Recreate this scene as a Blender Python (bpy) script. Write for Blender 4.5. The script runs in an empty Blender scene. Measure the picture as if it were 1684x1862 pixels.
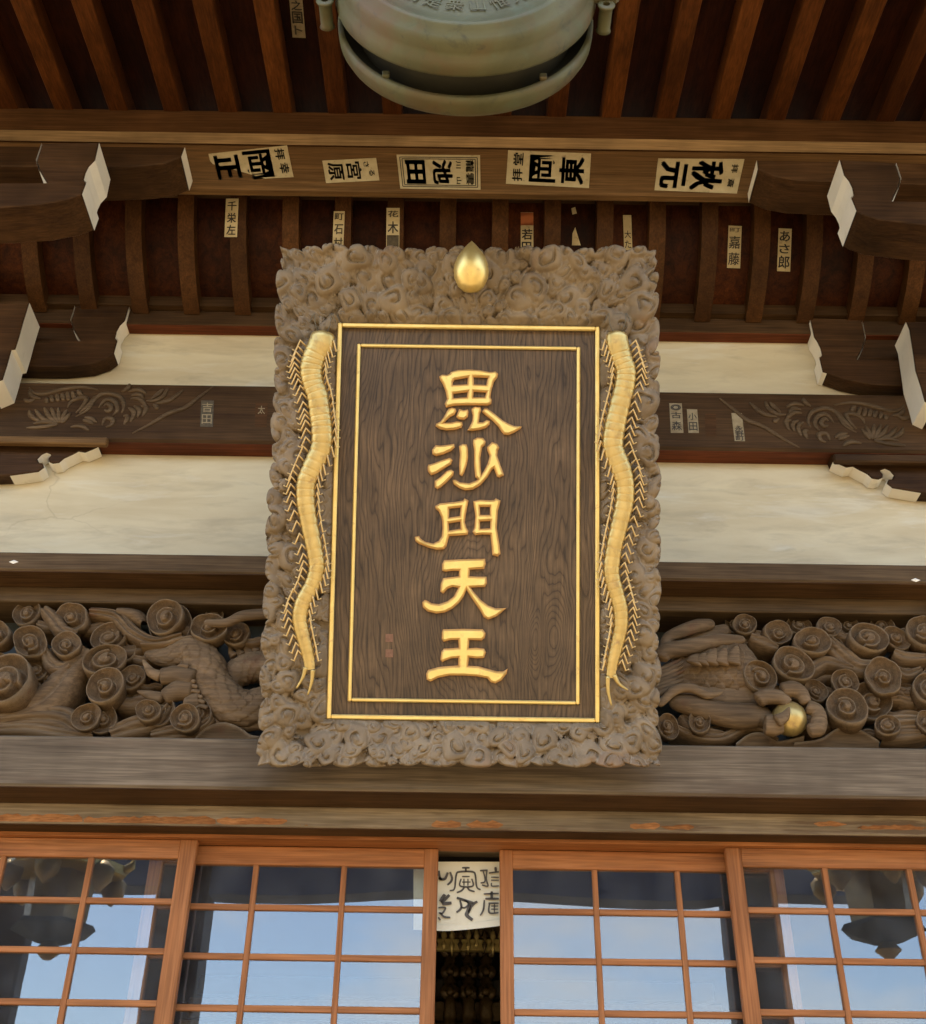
import bpy, bmesh, math, random
import numpy as np
from mathutils import Vector, Matrix
from mathutils.geometry import tessellate_polygon
S = bpy.context.scene
COL = S.collection
rnd = random.Random(7)
# ---------------------------------------------------------------- camera
TH, FPX, ROLL = math.radians(34), 2112.0, 0.0145
cT, sT = math.cos(TH), math.sin(TH)
cam = bpy.data.cameras.new('camera'); camo = bpy.data.objects.new('camera', cam); COL.objects.link(camo)
cam.sensor_fit = 'HORIZONTAL'; cam.sensor_width = 36; cam.lens = 36 * FPX / 1684; cam.clip_end = 3000; cam.clip_start = .05
_f = Vector((0, cT, sT)); _u0 = Vector((0, -sT, cT))
_r = Vector((math.cos(ROLL), 0, 0)) + math.sin(ROLL) * _u0
_u = math.cos(ROLL) * _u0 - Vector((math.sin(ROLL), 0, 0))
camo.matrix_world = Matrix(((_r.x, _u.x, -_f.x, 0), (_r.y, _u.y, -_f.y, 0), (_r.z, _u.z, -_f.z, 1.6), (0, 0, 0, 1)))
S.camera = camo
# ---------------------------------------------------------------- sky, sun, exposure
SUN_EL, SUN_AZ = math.radians(66), math.radians(205)      # azimuth clockwise from +Y
W = bpy.data.worlds.new('World'); S.world = W; W.use_nodes = True
nt = W.node_tree; bg = nt.nodes['Background']; sk = nt.nodes.new('ShaderNodeTexSky')
sk.sky_type = 'NISHITA'; sk.sun_disc = False; sk.sun_elevation = SUN_EL; sk.sun_rotation = SUN_AZ
sk.dust_density = 1.0; sk.air_density = 1.0
_tc = nt.nodes.new('ShaderNodeTexCoord'); _sp = nt.nodes.new('ShaderNodeSeparateXYZ'); nt.links.new(_tc.outputs['Generated'], _sp.inputs[0])
_ad = nt.nodes.new('ShaderNodeMath'); _ad.operation = 'ADD'; _ad.inputs[1].default_value = .22; _mx = nt.nodes.new('ShaderNodeMath'); _mx.operation = 'MAXIMUM'; _mx.inputs[1].default_value = 0
nt.links.new(_sp.outputs[2], _mx.inputs[0]); nt.links.new(_mx.outputs[0], _ad.inputs[0])
_dv = nt.nodes.new('ShaderNodeVectorMath'); _dv.operation = 'DIVIDE'; _cb = nt.nodes.new('ShaderNodeCombineXYZ')
for _i in range(3): nt.links.new(_ad.outputs[0], _cb.inputs[_i])
nt.links.new(_tc.outputs['Generated'], _dv.inputs[0]); nt.links.new(_cb.outputs[0], _dv.inputs[1])
_nz = nt.nodes.new('ShaderNodeTexNoise'); _nz.inputs['Scale'].default_value = 1.5; _nz.inputs['Detail'].default_value = 6; _nz.inputs['Roughness'].default_value = .58; nt.links.new(_dv.outputs[0], _nz.inputs['Vector'])
_rp = nt.nodes.new('ShaderNodeValToRGB'); _rp.color_ramp.elements[0].position = .50; _rp.color_ramp.elements[1].position = .78; nt.links.new(_nz.outputs['Fac'], _rp.inputs[0])
_bw = nt.nodes.new('ShaderNodeRGBToBW'); nt.links.new(sk.outputs[0], _bw.inputs[0]); _m2 = nt.nodes.new('ShaderNodeMath'); _m2.operation = 'MULTIPLY'; _m2.inputs[1].default_value = 1.25; nt.links.new(_bw.outputs[0], _m2.inputs[0])
_mix = nt.nodes.new('ShaderNodeMix'); _mix.data_type = 'RGBA'; nt.links.new(_rp.outputs[0], _mix.inputs[0]); nt.links.new(sk.outputs[0], _mix.inputs[6]); nt.links.new(_m2.outputs[0], _mix.inputs[7])
nt.links.new(_mix.outputs[2], bg.inputs[0]); bg.inputs[1].default_value = 0.15
sl = bpy.data.lights.new('sun', 'SUN'); sl.energy = 4.5; sl.angle = math.radians(.53); sl.color = (1, .89, .70)
so = bpy.data.objects.new('sun', sl); COL.objects.link(so)
sd = Vector((math.cos(SUN_EL) * math.sin(SUN_AZ), math.cos(SUN_EL) * math.cos(SUN_AZ), math.sin(SUN_EL)))
so.rotation_euler = sd.to_track_quat('Z', 'Y').to_euler(); so.location = sd * 40
vs = S.view_settings; vs.view_transform = 'Standard'; vs.look = 'None'; vs.gamma = 1; vs.use_curve_mapping = False
vs.exposure = 1.95
S.cycles.max_bounces = 6; S.cycles.diffuse_bounces = 3; S.cycles.glossy_bounces = 4; S.cycles.transparent_max_bounces = 12
S.cycles.sample_clamp_indirect = 6; S.cycles.caustics_reflective = False; S.cycles.caustics_refractive = False; S.cycles.adaptive_threshold = .02

# ---------------------------------------------------------------- surveying helpers: the photograph's pixels to points of the place
def ray(px, py):
    u = (px - 842) / FPX; v = (931 - py) / FPX
    a = u * math.cos(ROLL) - v * math.sin(ROLL); b = u * math.sin(ROLL) + v * math.cos(ROLL)
    return Vector((a, cT - b * sT, sT + b * cT))
def at(px, py, Y):
    d = ray(px, py); t = Y / d.y
    return Vector((d.x * t, Y, 1.6 + d.z * t))
def zc(py, Y): return at(842, py, Y).z
X0 = 0.03
# ---------------------------------------------------------------- materials
MATS = {}
def new_mat(name):
    m = bpy.data.materials.new(name); m.use_nodes = True
    t = m.node_tree; b = t.nodes['Principled BSDF']; MATS[name] = m
    return m, t, b
def N(t, kind, **kw):
    n = t.nodes.new(kind)
    for k, v in kw.items():
        if k == 'inp':
            for i, val in v.items(): n.inputs[i].default_value = val
        else: setattr(n, k, v)
    return n
def warm(c): return (min(1, c[0] * 1.06), c[1] * .965, c[2] * .80)
def warm2(c): return (min(1, c[0] * 1.04), c[1] * .985, c[2] * .86)
def ramp(t, stops):
    r = N(t, 'ShaderNodeValToRGB'); e = r.color_ramp.elements
    while len(e) < len(stops): e.new(.5)
    for i, (p, c) in enumerate(stops): e[i].position = p; e[i].color = (*c, 1)
    return r
def mixc(t, fac, a, b, mode='MIX'):
    m = N(t, 'ShaderNodeMix', data_type='RGBA', blend_type=mode)
    for i, v in ((0, fac), (6, a), (7, b)):
        if hasattr(v, 'links'): t.links.new(v, m.inputs[i])
        elif i == 0: m.inputs[0].default_value = v
        else: m.inputs[i].default_value = (*v, 1)
    return m.outputs[2]
def coords(t, scale, rand=True, rot=(0, 0, 0)):
    tc = N(t, 'ShaderNodeTexCoord'); src = tc.outputs['Object']
    if rand:
        oi = N(t, 'ShaderNodeObjectInfo'); ml = N(t, 'ShaderNodeMath', operation='MULTIPLY', inp={1: 37.0})
        t.links.new(oi.outputs['Random'], ml.inputs[0])
        ad = N(t, 'ShaderNodeVectorMath', operation='ADD'); t.links.new(src, ad.inputs[0]); t.links.new(ml.outputs[0], ad.inputs[1]); src = ad.outputs[0]
    mp = N(t, 'ShaderNodeMapping'); mp.inputs['Scale'].default_value = scale; mp.inputs['Rotation'].default_value = rot
    t.links.new(src, mp.inputs[0]); return mp.outputs[0]
def noise(t, vec, scale, detail=5, rough=.6, dist=0):
    n = N(t, 'ShaderNodeTexNoise', inp={'Scale': scale, 'Detail': detail, 'Roughness': rough, 'Distortion': dist}); t.links.new(vec, n.inputs['Vector']); return n.outputs['Fac']
def wood(name, c1, c2, axis='X', grain=1.0, rough=.6, bump=.25, stain=None, rand=None, blotch=.35, along=1.3, across=26, spec=.10):
    m, t, b = new_mat(name)
    sc = [across * grain] * 3; sc['XYZ'.index(axis)] = along * grain
    v = coords(t, sc)
    n1 = noise(t, v, 1.0, 4, .65, .6)
    sc2 = [across * 5 * grain] * 3; sc2['XYZ'.index(axis)] = along * 3 * grain
    n2 = noise(t, coords(t, sc2), 1.0, 2, .6)
    r = ramp(t, [(.28, warm(c1)), (.72, warm(c2))]); t.links.new(n1, r.inputs[0])
    r2 = ramp(t, [(.35, (.72, .72, .72)), (.65, (1.12, 1.12, 1.12))]); t.links.new(n2, r2.inputs[0])
    col = mixc(t, 1.0, r.outputs[0], r2.outputs[0], 'MULTIPLY')
    nb = noise(t, coords(t, (1.6, 1.6, 1.6)), 1.5, 3, .6)
    rb = ramp(t, [(.3, (1 - blotch,) * 3), (.7, (1 + blotch * .5,) * 3)]); t.links.new(nb, rb.inputs[0])
    col = mixc(t, 1.0, col, rb.outputs[0], 'MULTIPLY')
    if stain:
        ns = noise(t, coords(t, stain[1]), 1.0, 5, .65); rs = ramp(t, [(stain[2], (0, 0, 0)), (stain[3], (1, 1, 1))]); t.links.new(ns, rs.inputs[0])
        col = mixc(t, rs.outputs[0], col, stain[0])
    if rand:
        oi = N(t, 'ShaderNodeObjectInfo'); rr = ramp(t, [(0, (0, 0, 0)), (1, (1, 1, 1))]); t.links.new(oi.outputs['Random'], rr.inputs[0])
        col2 = mixc(t, 1.0, col, rand, 'MULTIPLY'); col = mixc(t, rr.outputs[0], col, col2)
    t.links.new(col, b.inputs['Base Color']); b.inputs['Roughness'].default_value = rough; b.inputs['Specular IOR Level'].default_value = spec
    bp = N(t, 'ShaderNodeBump', inp={'Strength': bump, 'Distance': .004})
    hm = N(t, 'ShaderNodeMath', operation='ADD'); t.links.new(n1, hm.inputs[0]); t.links.new(n2, hm.inputs[1])
    t.links.new(hm.outputs[0], bp.inputs['Height']); t.links.new(bp.outputs[0], b.inputs['Normal'])
    return m
def plain(name, c1, c2, scale=6, rough=.6, metal=0, bump=.1, stain=None, stretch=(1, 1, 1), spec=.4, dist=.003):
    m, t, b = new_mat(name); v = coords(t, stretch)
    n1 = noise(t, v, scale, 6, .6, .3); r = ramp(t, [(.3, warm2(c1)), (.7, warm2(c2))]); t.links.new(n1, r.inputs[0]); col = r.outputs[0]
    if stain:
        for (sc, sscale, lo, hi) in stain:
            ns = noise(t, v, sscale, 5, .6, .5); rs = ramp(t, [(lo, (0, 0, 0)), (hi, (1, 1, 1))]); t.links.new(ns, rs.inputs[0]); col = mixc(t, rs.outputs[0], col, sc)
    t.links.new(col, b.inputs['Base Color']); b.inputs['Roughness'].default_value = rough; b.inputs['Metallic'].default_value = metal; b.inputs['Specular IOR Level'].default_value = spec
    if bump:
        n2 = noise(t, v, scale * 6, 4, .6); bp = N(t, 'ShaderNodeBump', inp={'Strength': bump, 'Distance': dist}); t.links.new(n2, bp.inputs['Height']); t.links.new(bp.outputs[0], b.inputs['Normal'])
    return m

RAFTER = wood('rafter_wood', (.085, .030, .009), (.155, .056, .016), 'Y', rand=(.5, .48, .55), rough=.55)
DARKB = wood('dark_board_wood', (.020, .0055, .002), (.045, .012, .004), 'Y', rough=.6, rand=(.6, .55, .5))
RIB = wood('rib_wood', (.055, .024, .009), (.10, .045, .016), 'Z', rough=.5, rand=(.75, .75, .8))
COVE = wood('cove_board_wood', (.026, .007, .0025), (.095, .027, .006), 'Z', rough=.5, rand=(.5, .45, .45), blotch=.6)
PURL = wood('purlin_wood', (.12, .070, .034), (.19, .115, .056), 'X', rough=.55, blotch=.2)
UPPER = wood('upper_board_wood', (.075, .038, .018), (.12, .062, .030), 'X', rough=.55)
DBEAM = wood('dark_beam_wood', (.050, .028, .015), (.085, .050, .026), 'X', rough=.5)
BRACK = wood('bracket_wood', (.040, .021, .011), (.080, .043, .021), 'X', rough=.45, blotch=.5)
MBEAM = wood('mid_beam_wood', (.085, .058, .036), (.13, .092, .058), 'X', rough=.65)
GREYW = wood('weathered_beam_wood', (.112, .090, .073), (.200, .166, .136), 'X', rough=.75, stain=((.10, .066, .043), (.7, .7, 9), .52, .7))
STRIPW = wood('worn_lintel_wood', (.20, .16, .125), (.31, .26, .21), 'X', rough=.75, stain=((.15, .10, .065), (1.6, 3, 20), .56, .64))
RAWW = wood('raw_wood', (.25, .105, .045), (.42, .21, .10), 'X', rough=.7, across=34, along=9)
DOORW = wood('door_wood', (.27, .108, .045), (.40, .180, .082), 'Z', rough=.5, bump=.15, blotch=.2)
DOORX = wood('door_rail_wood', (.27, .105, .043), (.41, .185, .083), 'X', rough=.5, bump=.15, blotch=.2)
CARVE = wood('carved_wood', (.125, .086, .055), (.215, .155, .104), 'X', rough=.65, bump=.35, blotch=.35, across=18, stain=((.13, .058, .033), (5, 5, 5), .60, .75))
FRAMEW = plain('frame_wood', (.150, .110, .072), (.262, .204, .142), 9, .65, 0, .35, stain=[((.23, .135, .075), 4, .58, .76), ((.095, .068, .042), 14, .58, .74)])
PAINT = plain('white_paint', (.83, .82, .82), (.90, .89, .89), 8, .6, 0, .08, stain=[((.62, .57, .46), 9, .64, .80)])
PLAST = plain('plaster', (.56, .48, .345), (.68, .615, .475), 2.2, .8, 0, .10, stain=[((.46, .38, .255), 3.2, .52, .80), ((.73, .68, .56), 2.4, .56, .78)], stretch=(.8, 1, 4.2))
GOLD = plain('gold_leaf', (.78, .60, .235), (.88, .71, .32), 14, .38, .72, .12, stain=[((.55, .36, .16), 26, .60, .78)])
GOLDL = plain('leg_gold', (.62, .44, .20), (.76, .56, .28), 30, .42, .3, .1)
GOLDE = plain('gold_edge', (.56, .31, .12), (.66, .40, .17), 14, .48, .6, .10)
GOLDD = plain('dull_gold', (.49, .365, .145), (.62, .485, .215), 20, .36, .64, .14, stain=[((.36, .24, .12), 22, .56, .76)])
BRONZE = plain('green_bronze', (.078, .080, .044), (.128, .130, .074), 5, .55, .10, .14, stain=[((.105, .135, .085), 9, .56, .78), ((.12, .078, .036), 4, .48, .68), ((.05, .05, .033), 13, .58, .75)])
BRONZI = plain('dark_bronze_inside', (.018, .017, .011), (.038, .036, .024), 6, .7, .2, .1)  # on the gong, shade of the gap put into its inner faces
PAPER = plain('old_paper', (.42, .35, .225), (.56, .49, .335), 14, .8, 0, .08, stain=[((.27, .20, .12), 30, .60, .76)])
PAPERF = plain('faded_paper', (.22, .17, .11), (.34, .28, .19), 40, .8, 0, .05)
INK = plain('black_ink', (.014, .012, .010), (.045, .038, .030), 30, .6, 0, 0)
INKF = plain('faded_ink', (.05, .04, .03), (.11, .09, .06), 60, .7, 0, 0)
ORANGE = plain('orange_paper', (.42, .12, .05), (.5, .17, .07), 18, .8, 0, 0)
BANNER = plain('banner_cloth', (.72, .69, .60), (.80, .78, .70), 5, .85, 0, .08)
GREYINK = plain('grey_ink', (.06, .055, .055), (.12, .11, .11), 20, .7, 0, 0)
REDSEAL = plain('red_seal', (.17, .088, .060), (.24, .13, .09), 90, .7, 0, .1)
STONE = plain('paving_stone', (.19, .155, .105), (.25, .21, .145), 3, .8, 0, .1)
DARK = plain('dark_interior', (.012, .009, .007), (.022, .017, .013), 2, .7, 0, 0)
ALTAR = plain('dark_gilt', (.05, .030, .012), (.12, .075, .030), 40, .4, .5, .2)
NAVY = plain('navy_cloth', (.10, .13, .27), (.13, .165, .33), 3, .9, 0, .1, stretch=(6, 1, 1))
AGED = plain('aged_gilt', (.26, .18, .085), (.42, .30, .14), 14, .42, .4, .2)
WIRE = plain('dull_wire', (.10, .09, .07), (.16, .14, .11), 40, .5, .5, 0)
BLUEG = plain('dark_gap_backboard', (.035, .042, .047), (.065, .075, .08), 5, .8, 0, .05)  # backboard colour darkened to paint shade into the gaps between carvings
LITW = wood('lit_chamfer_wood', (.24, .165, .095), (.33, .235, .14), 'X', rough=.6)  # lighter wood that carries the ground light on the chamfer band
SHADEW = wood('soffit_shade_wood', (.060, .034, .018), (.095, .055, .029), 'X', rough=.6)  # beam undersides darkened, their shade put into the wood colour
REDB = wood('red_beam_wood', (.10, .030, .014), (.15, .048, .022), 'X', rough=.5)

def plaque_wood():
    m, t, b = new_mat('plaque_board_wood')
    v = coords(t, (1, 1, 1), rand=False)
    sp = N(t, 'ShaderNodeSeparateXYZ'); t.links.new(v, sp.inputs[0])
    def math_(op, a, b2=None, c=None):
        n = N(t, 'ShaderNodeMath', operation=op)
        for i, x in enumerate((a, b2, c)):
            if x is None: continue
            if hasattr(x, 'links'): t.links.new(x, n.inputs[i])
            else: n.inputs[i].default_value = x
        return n.outputs[0]
    x, y = sp.outputs[0], sp.outputs[1]
    def gauss(cx, cy, sx, sy, amp):
        dx = math_('MULTIPLY', math_('SUBTRACT', x, cx), 1 / sx); dy = math_('MULTIPLY', math_('SUBTRACT', y, cy), 1 / sy)
        r2 = math_('ADD', math_('MULTIPLY', dx, dx), math_('MULTIPLY', dy, dy))
        return math_('MULTIPLY', math_('EXPONENT', math_('MULTIPLY', r2, -1.0)), amp)
    mp = N(t, 'ShaderNodeMapping'); mp.inputs['Scale'].default_value = (3.2, .75, 1); t.links.new(v, mp.inputs[0])
    dn = noise(t, mp.outputs[0], 1.6, 3, .5)
    ph = math_('ADD', math_('MULTIPLY', x, 58.0), math_('MULTIPLY', dn, 17.0))
    ph = math_('ADD', ph, gauss(.262, -.45, .035, .10, 7.0))      # the knot low on the right
    ph = math_('ADD', ph, gauss(.33, -.42, .05, .12, -5.0))
    ph = math_('ADD', ph, gauss(-.06, -.33, .16, .30, 9.0))       # flame figure
    ph = math_('ADD', ph, gauss(-.34, .1, .22, .6, 6.0))
    fine = N(t, 'ShaderNodeMapping'); fine.inputs['Scale'].default_value = (120, 5, 1); t.links.new(v, fine.inputs[0])
    fn = noise(t, fine.outputs[0], 1.0, 4, .65)
    ph = math_('ADD', ph, math_('MULTIPLY', fn, .35))
    fr = math_('FRACT', ph)
    r = ramp(t, [(0, (.058, .034, .017)), (.14, (.112, .070, .037)), (.55, (.150, .096, .052)), (.90, (.120, .075, .040)), (1, (.058, .034, .017))]); t.links.new(fr, r.inputs[0])
    r2 = ramp(t, [(.3, (.45, .45, .46)), (.7, (1.30, 1.27, 1.22))]); t.links.new(fn, r2.inputs[0])
    col = mixc(t, 1.0, r.outputs[0], r2.outputs[0], 'MULTIPLY')
    nb = noise(t, v, 3.0, 5, .65); rb = ramp(t, [(.32, (.60, .57, .56)), (.72, (1.22, 1.2, 1.18))]); t.links.new(nb, rb.inputs[0])
    col = mixc(t, 1.0, col, rb.outputs[0], 'MULTIPLY')
    t.links.new(col, b.inputs['Base Color']); b.inputs['Roughness'].default_value = .5; b.inputs['Specular IOR Level'].default_value = .4
    h = math_('ADD', math_('MULTIPLY', fr, .5), fn)
    bp = N(t, 'ShaderNodeBump', inp={'Strength': .35, 'Distance': .003}); t.links.new(h, bp.inputs['Height']); t.links.new(bp.outputs[0], b.inputs['Normal'])
    return m
def pale_edges(m, col, lo, hi, amt):           # paler convex edges on the carvings
    t = m.node_tree; b = t.nodes['Principled BSDF']; src = b.inputs['Base Color'].links[0].from_socket
    g = N(t, 'ShaderNodeNewGeometry'); n = noise(t, coords(t, (1, 1, 1)), 24, 3, .6)
    a = N(t, 'ShaderNodeMath', operation='MULTIPLY_ADD', inp={1: .10, 2: -.05}); t.links.new(n, a.inputs[0])
    s2 = N(t, 'ShaderNodeMath', operation='ADD'); t.links.new(g.outputs['Pointiness'], s2.inputs[0]); t.links.new(a.outputs[0], s2.inputs[1])
    r = ramp(t, [(lo, (0, 0, 0)), (hi, (amt,) * 3)]); t.links.new(s2.outputs[0], r.inputs[0])
    t.links.new(mixc(t, r.outputs[0], src, col), b.inputs['Base Color'])
pale_edges(CARVE, (.32, .25, .17), .515, .62, .42)
pale_edges(FRAMEW, (.38, .32, .25), .510, .60, .8)
def cracks(m):
    t = m.node_tree; b = t.nodes['Principled BSDF']; src = b.inputs['Base Color'].links[0].from_socket
    v = coords(t, (.9, 1, 1.3), rand=False); nz = N(t, 'ShaderNodeTexNoise', inp={'Scale': 3.0, 'Detail': 4}); t.links.new(v, nz.inputs['Vector'])
    ad = N(t, 'ShaderNodeVectorMath', operation='MULTIPLY_ADD', inp={1: (.35, .35, .35)}); t.links.new(nz.outputs['Color'], ad.inputs[0]); t.links.new(v, ad.inputs[2])
    vo = N(t, 'ShaderNodeTexVoronoi', feature='DISTANCE_TO_EDGE', inp={'Scale': 1.1}); t.links.new(ad.outputs[0], vo.inputs['Vector'])
    r = ramp(t, [(.0, (1, 1, 1)), (.006, (0, 0, 0))]); t.links.new(vo.outputs['Distance'], r.inputs[0])
    mk = noise(t, v, 1.3, 2, .5); rm_ = ramp(t, [(.5, (0, 0, 0)), (.64, (.30, .30, .30))]); t.links.new(mk, rm_.inputs[0])
    f = mixc(t, 1.0, r.outputs[0], rm_.outputs[0], 'MULTIPLY'); t.links.new(mixc(t, f, src, (.27, .20, .13)), b.inputs['Base Color'])
cracks(PLAST)
BOARDW = plaque_wood()
def glass():
    m = bpy.data.materials.new('window_glass'); m.use_nodes = True; t = m.node_tree; t.nodes.clear()
    out = N(t, 'ShaderNodeOutputMaterial'); mx = N(t, 'ShaderNodeMixShader'); tr = N(t, 'ShaderNodeBsdfTransparent'); gl = N(t, 'ShaderNodeBsdfGlossy')
    gl.inputs['Roughness'].default_value = 0.0; tr.inputs[0].default_value = (.90, .93, .93, 1)
    g = N(t, 'ShaderNodeNewGeometry'); d = N(t, 'ShaderNodeVectorMath', operation='DOT_PRODUCT'); t.links.new(g.outputs['Incoming'], d.inputs[0]); t.links.new(g.outputs['Normal'], d.inputs[1])
    a = N(t, 'ShaderNodeMath', operation='ABSOLUTE'); t.links.new(d.outputs['Value'], a.inputs[0])
    s1 = N(t, 'ShaderNodeMath', operation='SUBTRACT', inp={0: 1.0}); t.links.new(a.outputs[0], s1.inputs[1])
    p = N(t, 'ShaderNodeMath', operation='POWER', inp={1: 5.0}); t.links.new(s1.outputs[0], p.inputs[0])
    ma = N(t, 'ShaderNodeMath', operation='MULTIPLY_ADD', inp={1: .88, 2: .115}); t.links.new(p.outputs[0], ma.inputs[0])
    v = coords(t, (1, 1, 1)); n = noise(t, v, 3.5, 1, .4)
    bp = N(t, 'ShaderNodeBump', inp={'Strength': .02, 'Distance': .01}); t.links.new(n, bp.inputs['Height']); t.links.new(bp.outputs[0], gl.inputs['Normal'])
    t.links.new(ma.outputs[0], mx.inputs[0]); t.links.new(tr.outputs[0], mx.inputs[1]); t.links.new(gl.outputs[0], mx.inputs[2]); df = N(t, 'ShaderNodeBsdfDiffuse'); df.inputs[0].default_value = (.55, .56, .60, 1)
    nd = noise(t, coords(t, (1, 1, 1)), 7, 5, .6); rd = ramp(t, [(.3, (.010,) * 3), (.75, (.05,) * 3)]); t.links.new(nd, rd.inputs[0])
    mx2 = N(t, 'ShaderNodeMixShader'); t.links.new(rd.outputs[0], mx2.inputs[0]); t.links.new(mx.outputs[0], mx2.inputs[1]); t.links.new(df.outputs[0], mx2.inputs[2]); t.links.new(mx2.outputs[0], out.inputs[0])
    return m
GLASS = glass()
# ---------------------------------------------------------------- object helpers
PW = {}
def thing(name, label, cat, loc=(0, 0, 0), group=None, mat4=None):
    o = bpy.data.objects.new(name, None); COL.objects.link(o); o.empty_display_size = .1
    M = mat4 if mat4 is not None else Matrix.Translation(loc)
    o.matrix_world = M; PW[o.name] = M.copy()
    o['label'] = label; o['category'] = cat
    if group: o['group'] = group
    return o
def link(o, parent, local=False):
    COL.objects.link(o)
    if parent is not None:
        o.parent = parent
        if not local and parent.name in PW: o.matrix_parent_inverse = PW[parent.name].inverted()
    return o
def mesh(name, V, F, mat, parent=None, smooth=False, local=False, data=None):
    if data is None:
        data = bpy.data.meshes.new(name); data.from_pydata([tuple(v) for v in V], [], [tuple(f) for f in F]); data.update()
        if smooth:
            data.polygons.foreach_set('use_smooth', [True] * len(data.polygons))
        data.materials.append(mat)
    return link(bpy.data.objects.new(name, data), parent, local)
def tag(o, label, cat, group=None):
    o['label'] = label; o['category'] = cat
    if group: o['group'] = group
    return o
def box(name, x0, x1, y0, y1, z0, z1, mat, parent=None, bev=.006, local=False):
    cx, cy, cz = (x0 + x1) / 2, (y0 + y1) / 2, (z0 + z1) / 2
    bm = bmesh.new(); bmesh.ops.create_cube(bm, size=1)
    for v in bm.verts: v.co = (cx + v.co.x * abs(x1 - x0), cy + v.co.y * abs(y1 - y0), cz + v.co.z * abs(z1 - z0))
    if bev: bmesh.ops.bevel(bm, geom=bm.edges[:], offset=bev, segments=1, affect='EDGES', clamp_overlap=True)
    d = bpy.data.meshes.new(name); bm.to_mesh(d); bm.free(); d.materials.append(mat)
    return link(bpy.data.objects.new(name, d), parent, local)
def prism(name, poly, Y1, Y2, mat, parent, bev=.004):      # XZ outline swept through Y
    n = len(poly); bm = bmesh.new()
    a = [bm.verts.new((x, Y1, z)) for x, z in poly]; b = [bm.verts.new((x, Y2, z)) for x, z in poly]
    for t in tessellate_polygon([[Vector((x, z, 0)) for x, z in poly]]):
        bm.faces.new([a[i] for i in t]); bm.faces.new([b[i] for i in reversed(t)])
    for i in range(n): bm.faces.new((a[i], a[(i + 1) % n], b[(i + 1) % n], b[i]))
    bmesh.ops.recalc_face_normals(bm, faces=bm.faces[:])
    if bev:
        ed = [e for e in bm.edges if len(e.link_faces) == 2 and e.calc_face_angle(0) > .5]
        bmesh.ops.bevel(bm, geom=ed, offset=bev, segments=1, affect='EDGES', clamp_overlap=True)
    d = bpy.data.meshes.new(name); bm.to_mesh(d); bm.free(); d.materials.append(mat)
    return link(bpy.data.objects.new(name, d), parent)
def sweep(pts, rad, sides=10, flat=1.0, up=Vector((0, -1, 0)), closed=True, ridge=None):
    """tube along points; flat squeezes along `up`; returns V,F"""
    P = [Vector(p) for p in pts]; n = len(P); V = []; F = []
    for i, p in enumerate(P):
        t = (P[min(i + 1, n - 1)] - P[max(i - 1, 0)]).normalized()
        s = t.cross(up).normalized(); w = s.cross(t).normalized(); r = rad[i] if hasattr(rad, '__len__') else rad
        for k in range(sides):
            a = 2 * math.pi * k / sides; q = r * (1 + (ridge(i, k) if ridge else 0))
            V.append(p + s * (q * math.cos(a)) + w * (q * flat * math.sin(a)))
    for i in range(n - 1):
        for k in range(sides):
            k2 = (k + 1) % sides; F.append((i * sides + k, i * sides + k2, (i + 1) * sides + k2, (i + 1) * sides + k))
    if closed:
        F.append(tuple(range(sides - 1, -1, -1))); F.append(tuple((n - 1) * sides + k for k in range(sides)))
    return V, F
def smooth_path(pts, n):
    P = np.array([list(p) for p in pts], float); m = len(P); out = []
    for j in range(n):
        u = j / (n - 1) * (m - 1); i = min(int(u), m - 2); f = u - i
        p0, p1, p2, p3 = P[max(i - 1, 0)], P[i], P[i + 1], P[min(i + 2, m - 1)]
        out.append(.5 * ((2 * p1) + (-p0 + p2) * f + (2 * p0 - 5 * p1 + 4 * p2 - p3) * f * f + (-p0 + 3 * p1 - 3 * p2 + p3) * f ** 3))
    return out
def merge(parts):
    V = []; F = []
    for v, f in parts:
        o = len(V); V += list(v); F += [tuple(i + o for i in g) for g in f]
    return V, F
def curve_mesh(splines=None, text=None, extrude=0., bevel=0., offset=0., size=1., res=2):
    if text is not None:
        cu = bpy.data.curves.new('c', 'FONT'); cu.body = text; cu.size = size; cu.align_x = 'CENTER'; cu.align_y = 'CENTER'
    else:
        cu = bpy.data.curves.new('c', 'CURVE'); cu.dimensions = '2D'; cu.fill_mode = 'BOTH'
        for sp in splines:
            s = cu.splines.new('POLY'); s.points.add(len(sp) - 1); s.use_cyclic_u = True
            for p, q in zip(s.points, sp): p.co = (q[0], q[1], 0, 1)
    cu.extrude = extrude; cu.bevel_depth = bevel; cu.bevel_resolution = 0; cu.offset = offset; cu.resolution_u = res
    o = bpy.data.objects.new('c', cu); COL.objects.link(o); bpy.context.view_layer.update()
    m = bpy.data.meshes.new_from_object(o.evaluated_get(bpy.context.evaluated_depsgraph_get()))
    V = [v.co.copy() for v in m.vertices]; F = [tuple(p.vertices) for p in m.polygons]
    bpy.data.objects.remove(o); bpy.data.curves.remove(cu); bpy.data.meshes.remove(m)
    return V, F

# ================================================================ the setting
YD = 4.40                                    # outer door leaves
ground = box('ground', -300, 300, -300, 300, -.3, 0, STONE, bev=0); ground['kind'] = 'structure'
plat = box('stone_platform', -9, 9, 3.6, 12, .002, .92, STONE, bev=.02); plat['kind'] = 'structure'
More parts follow.
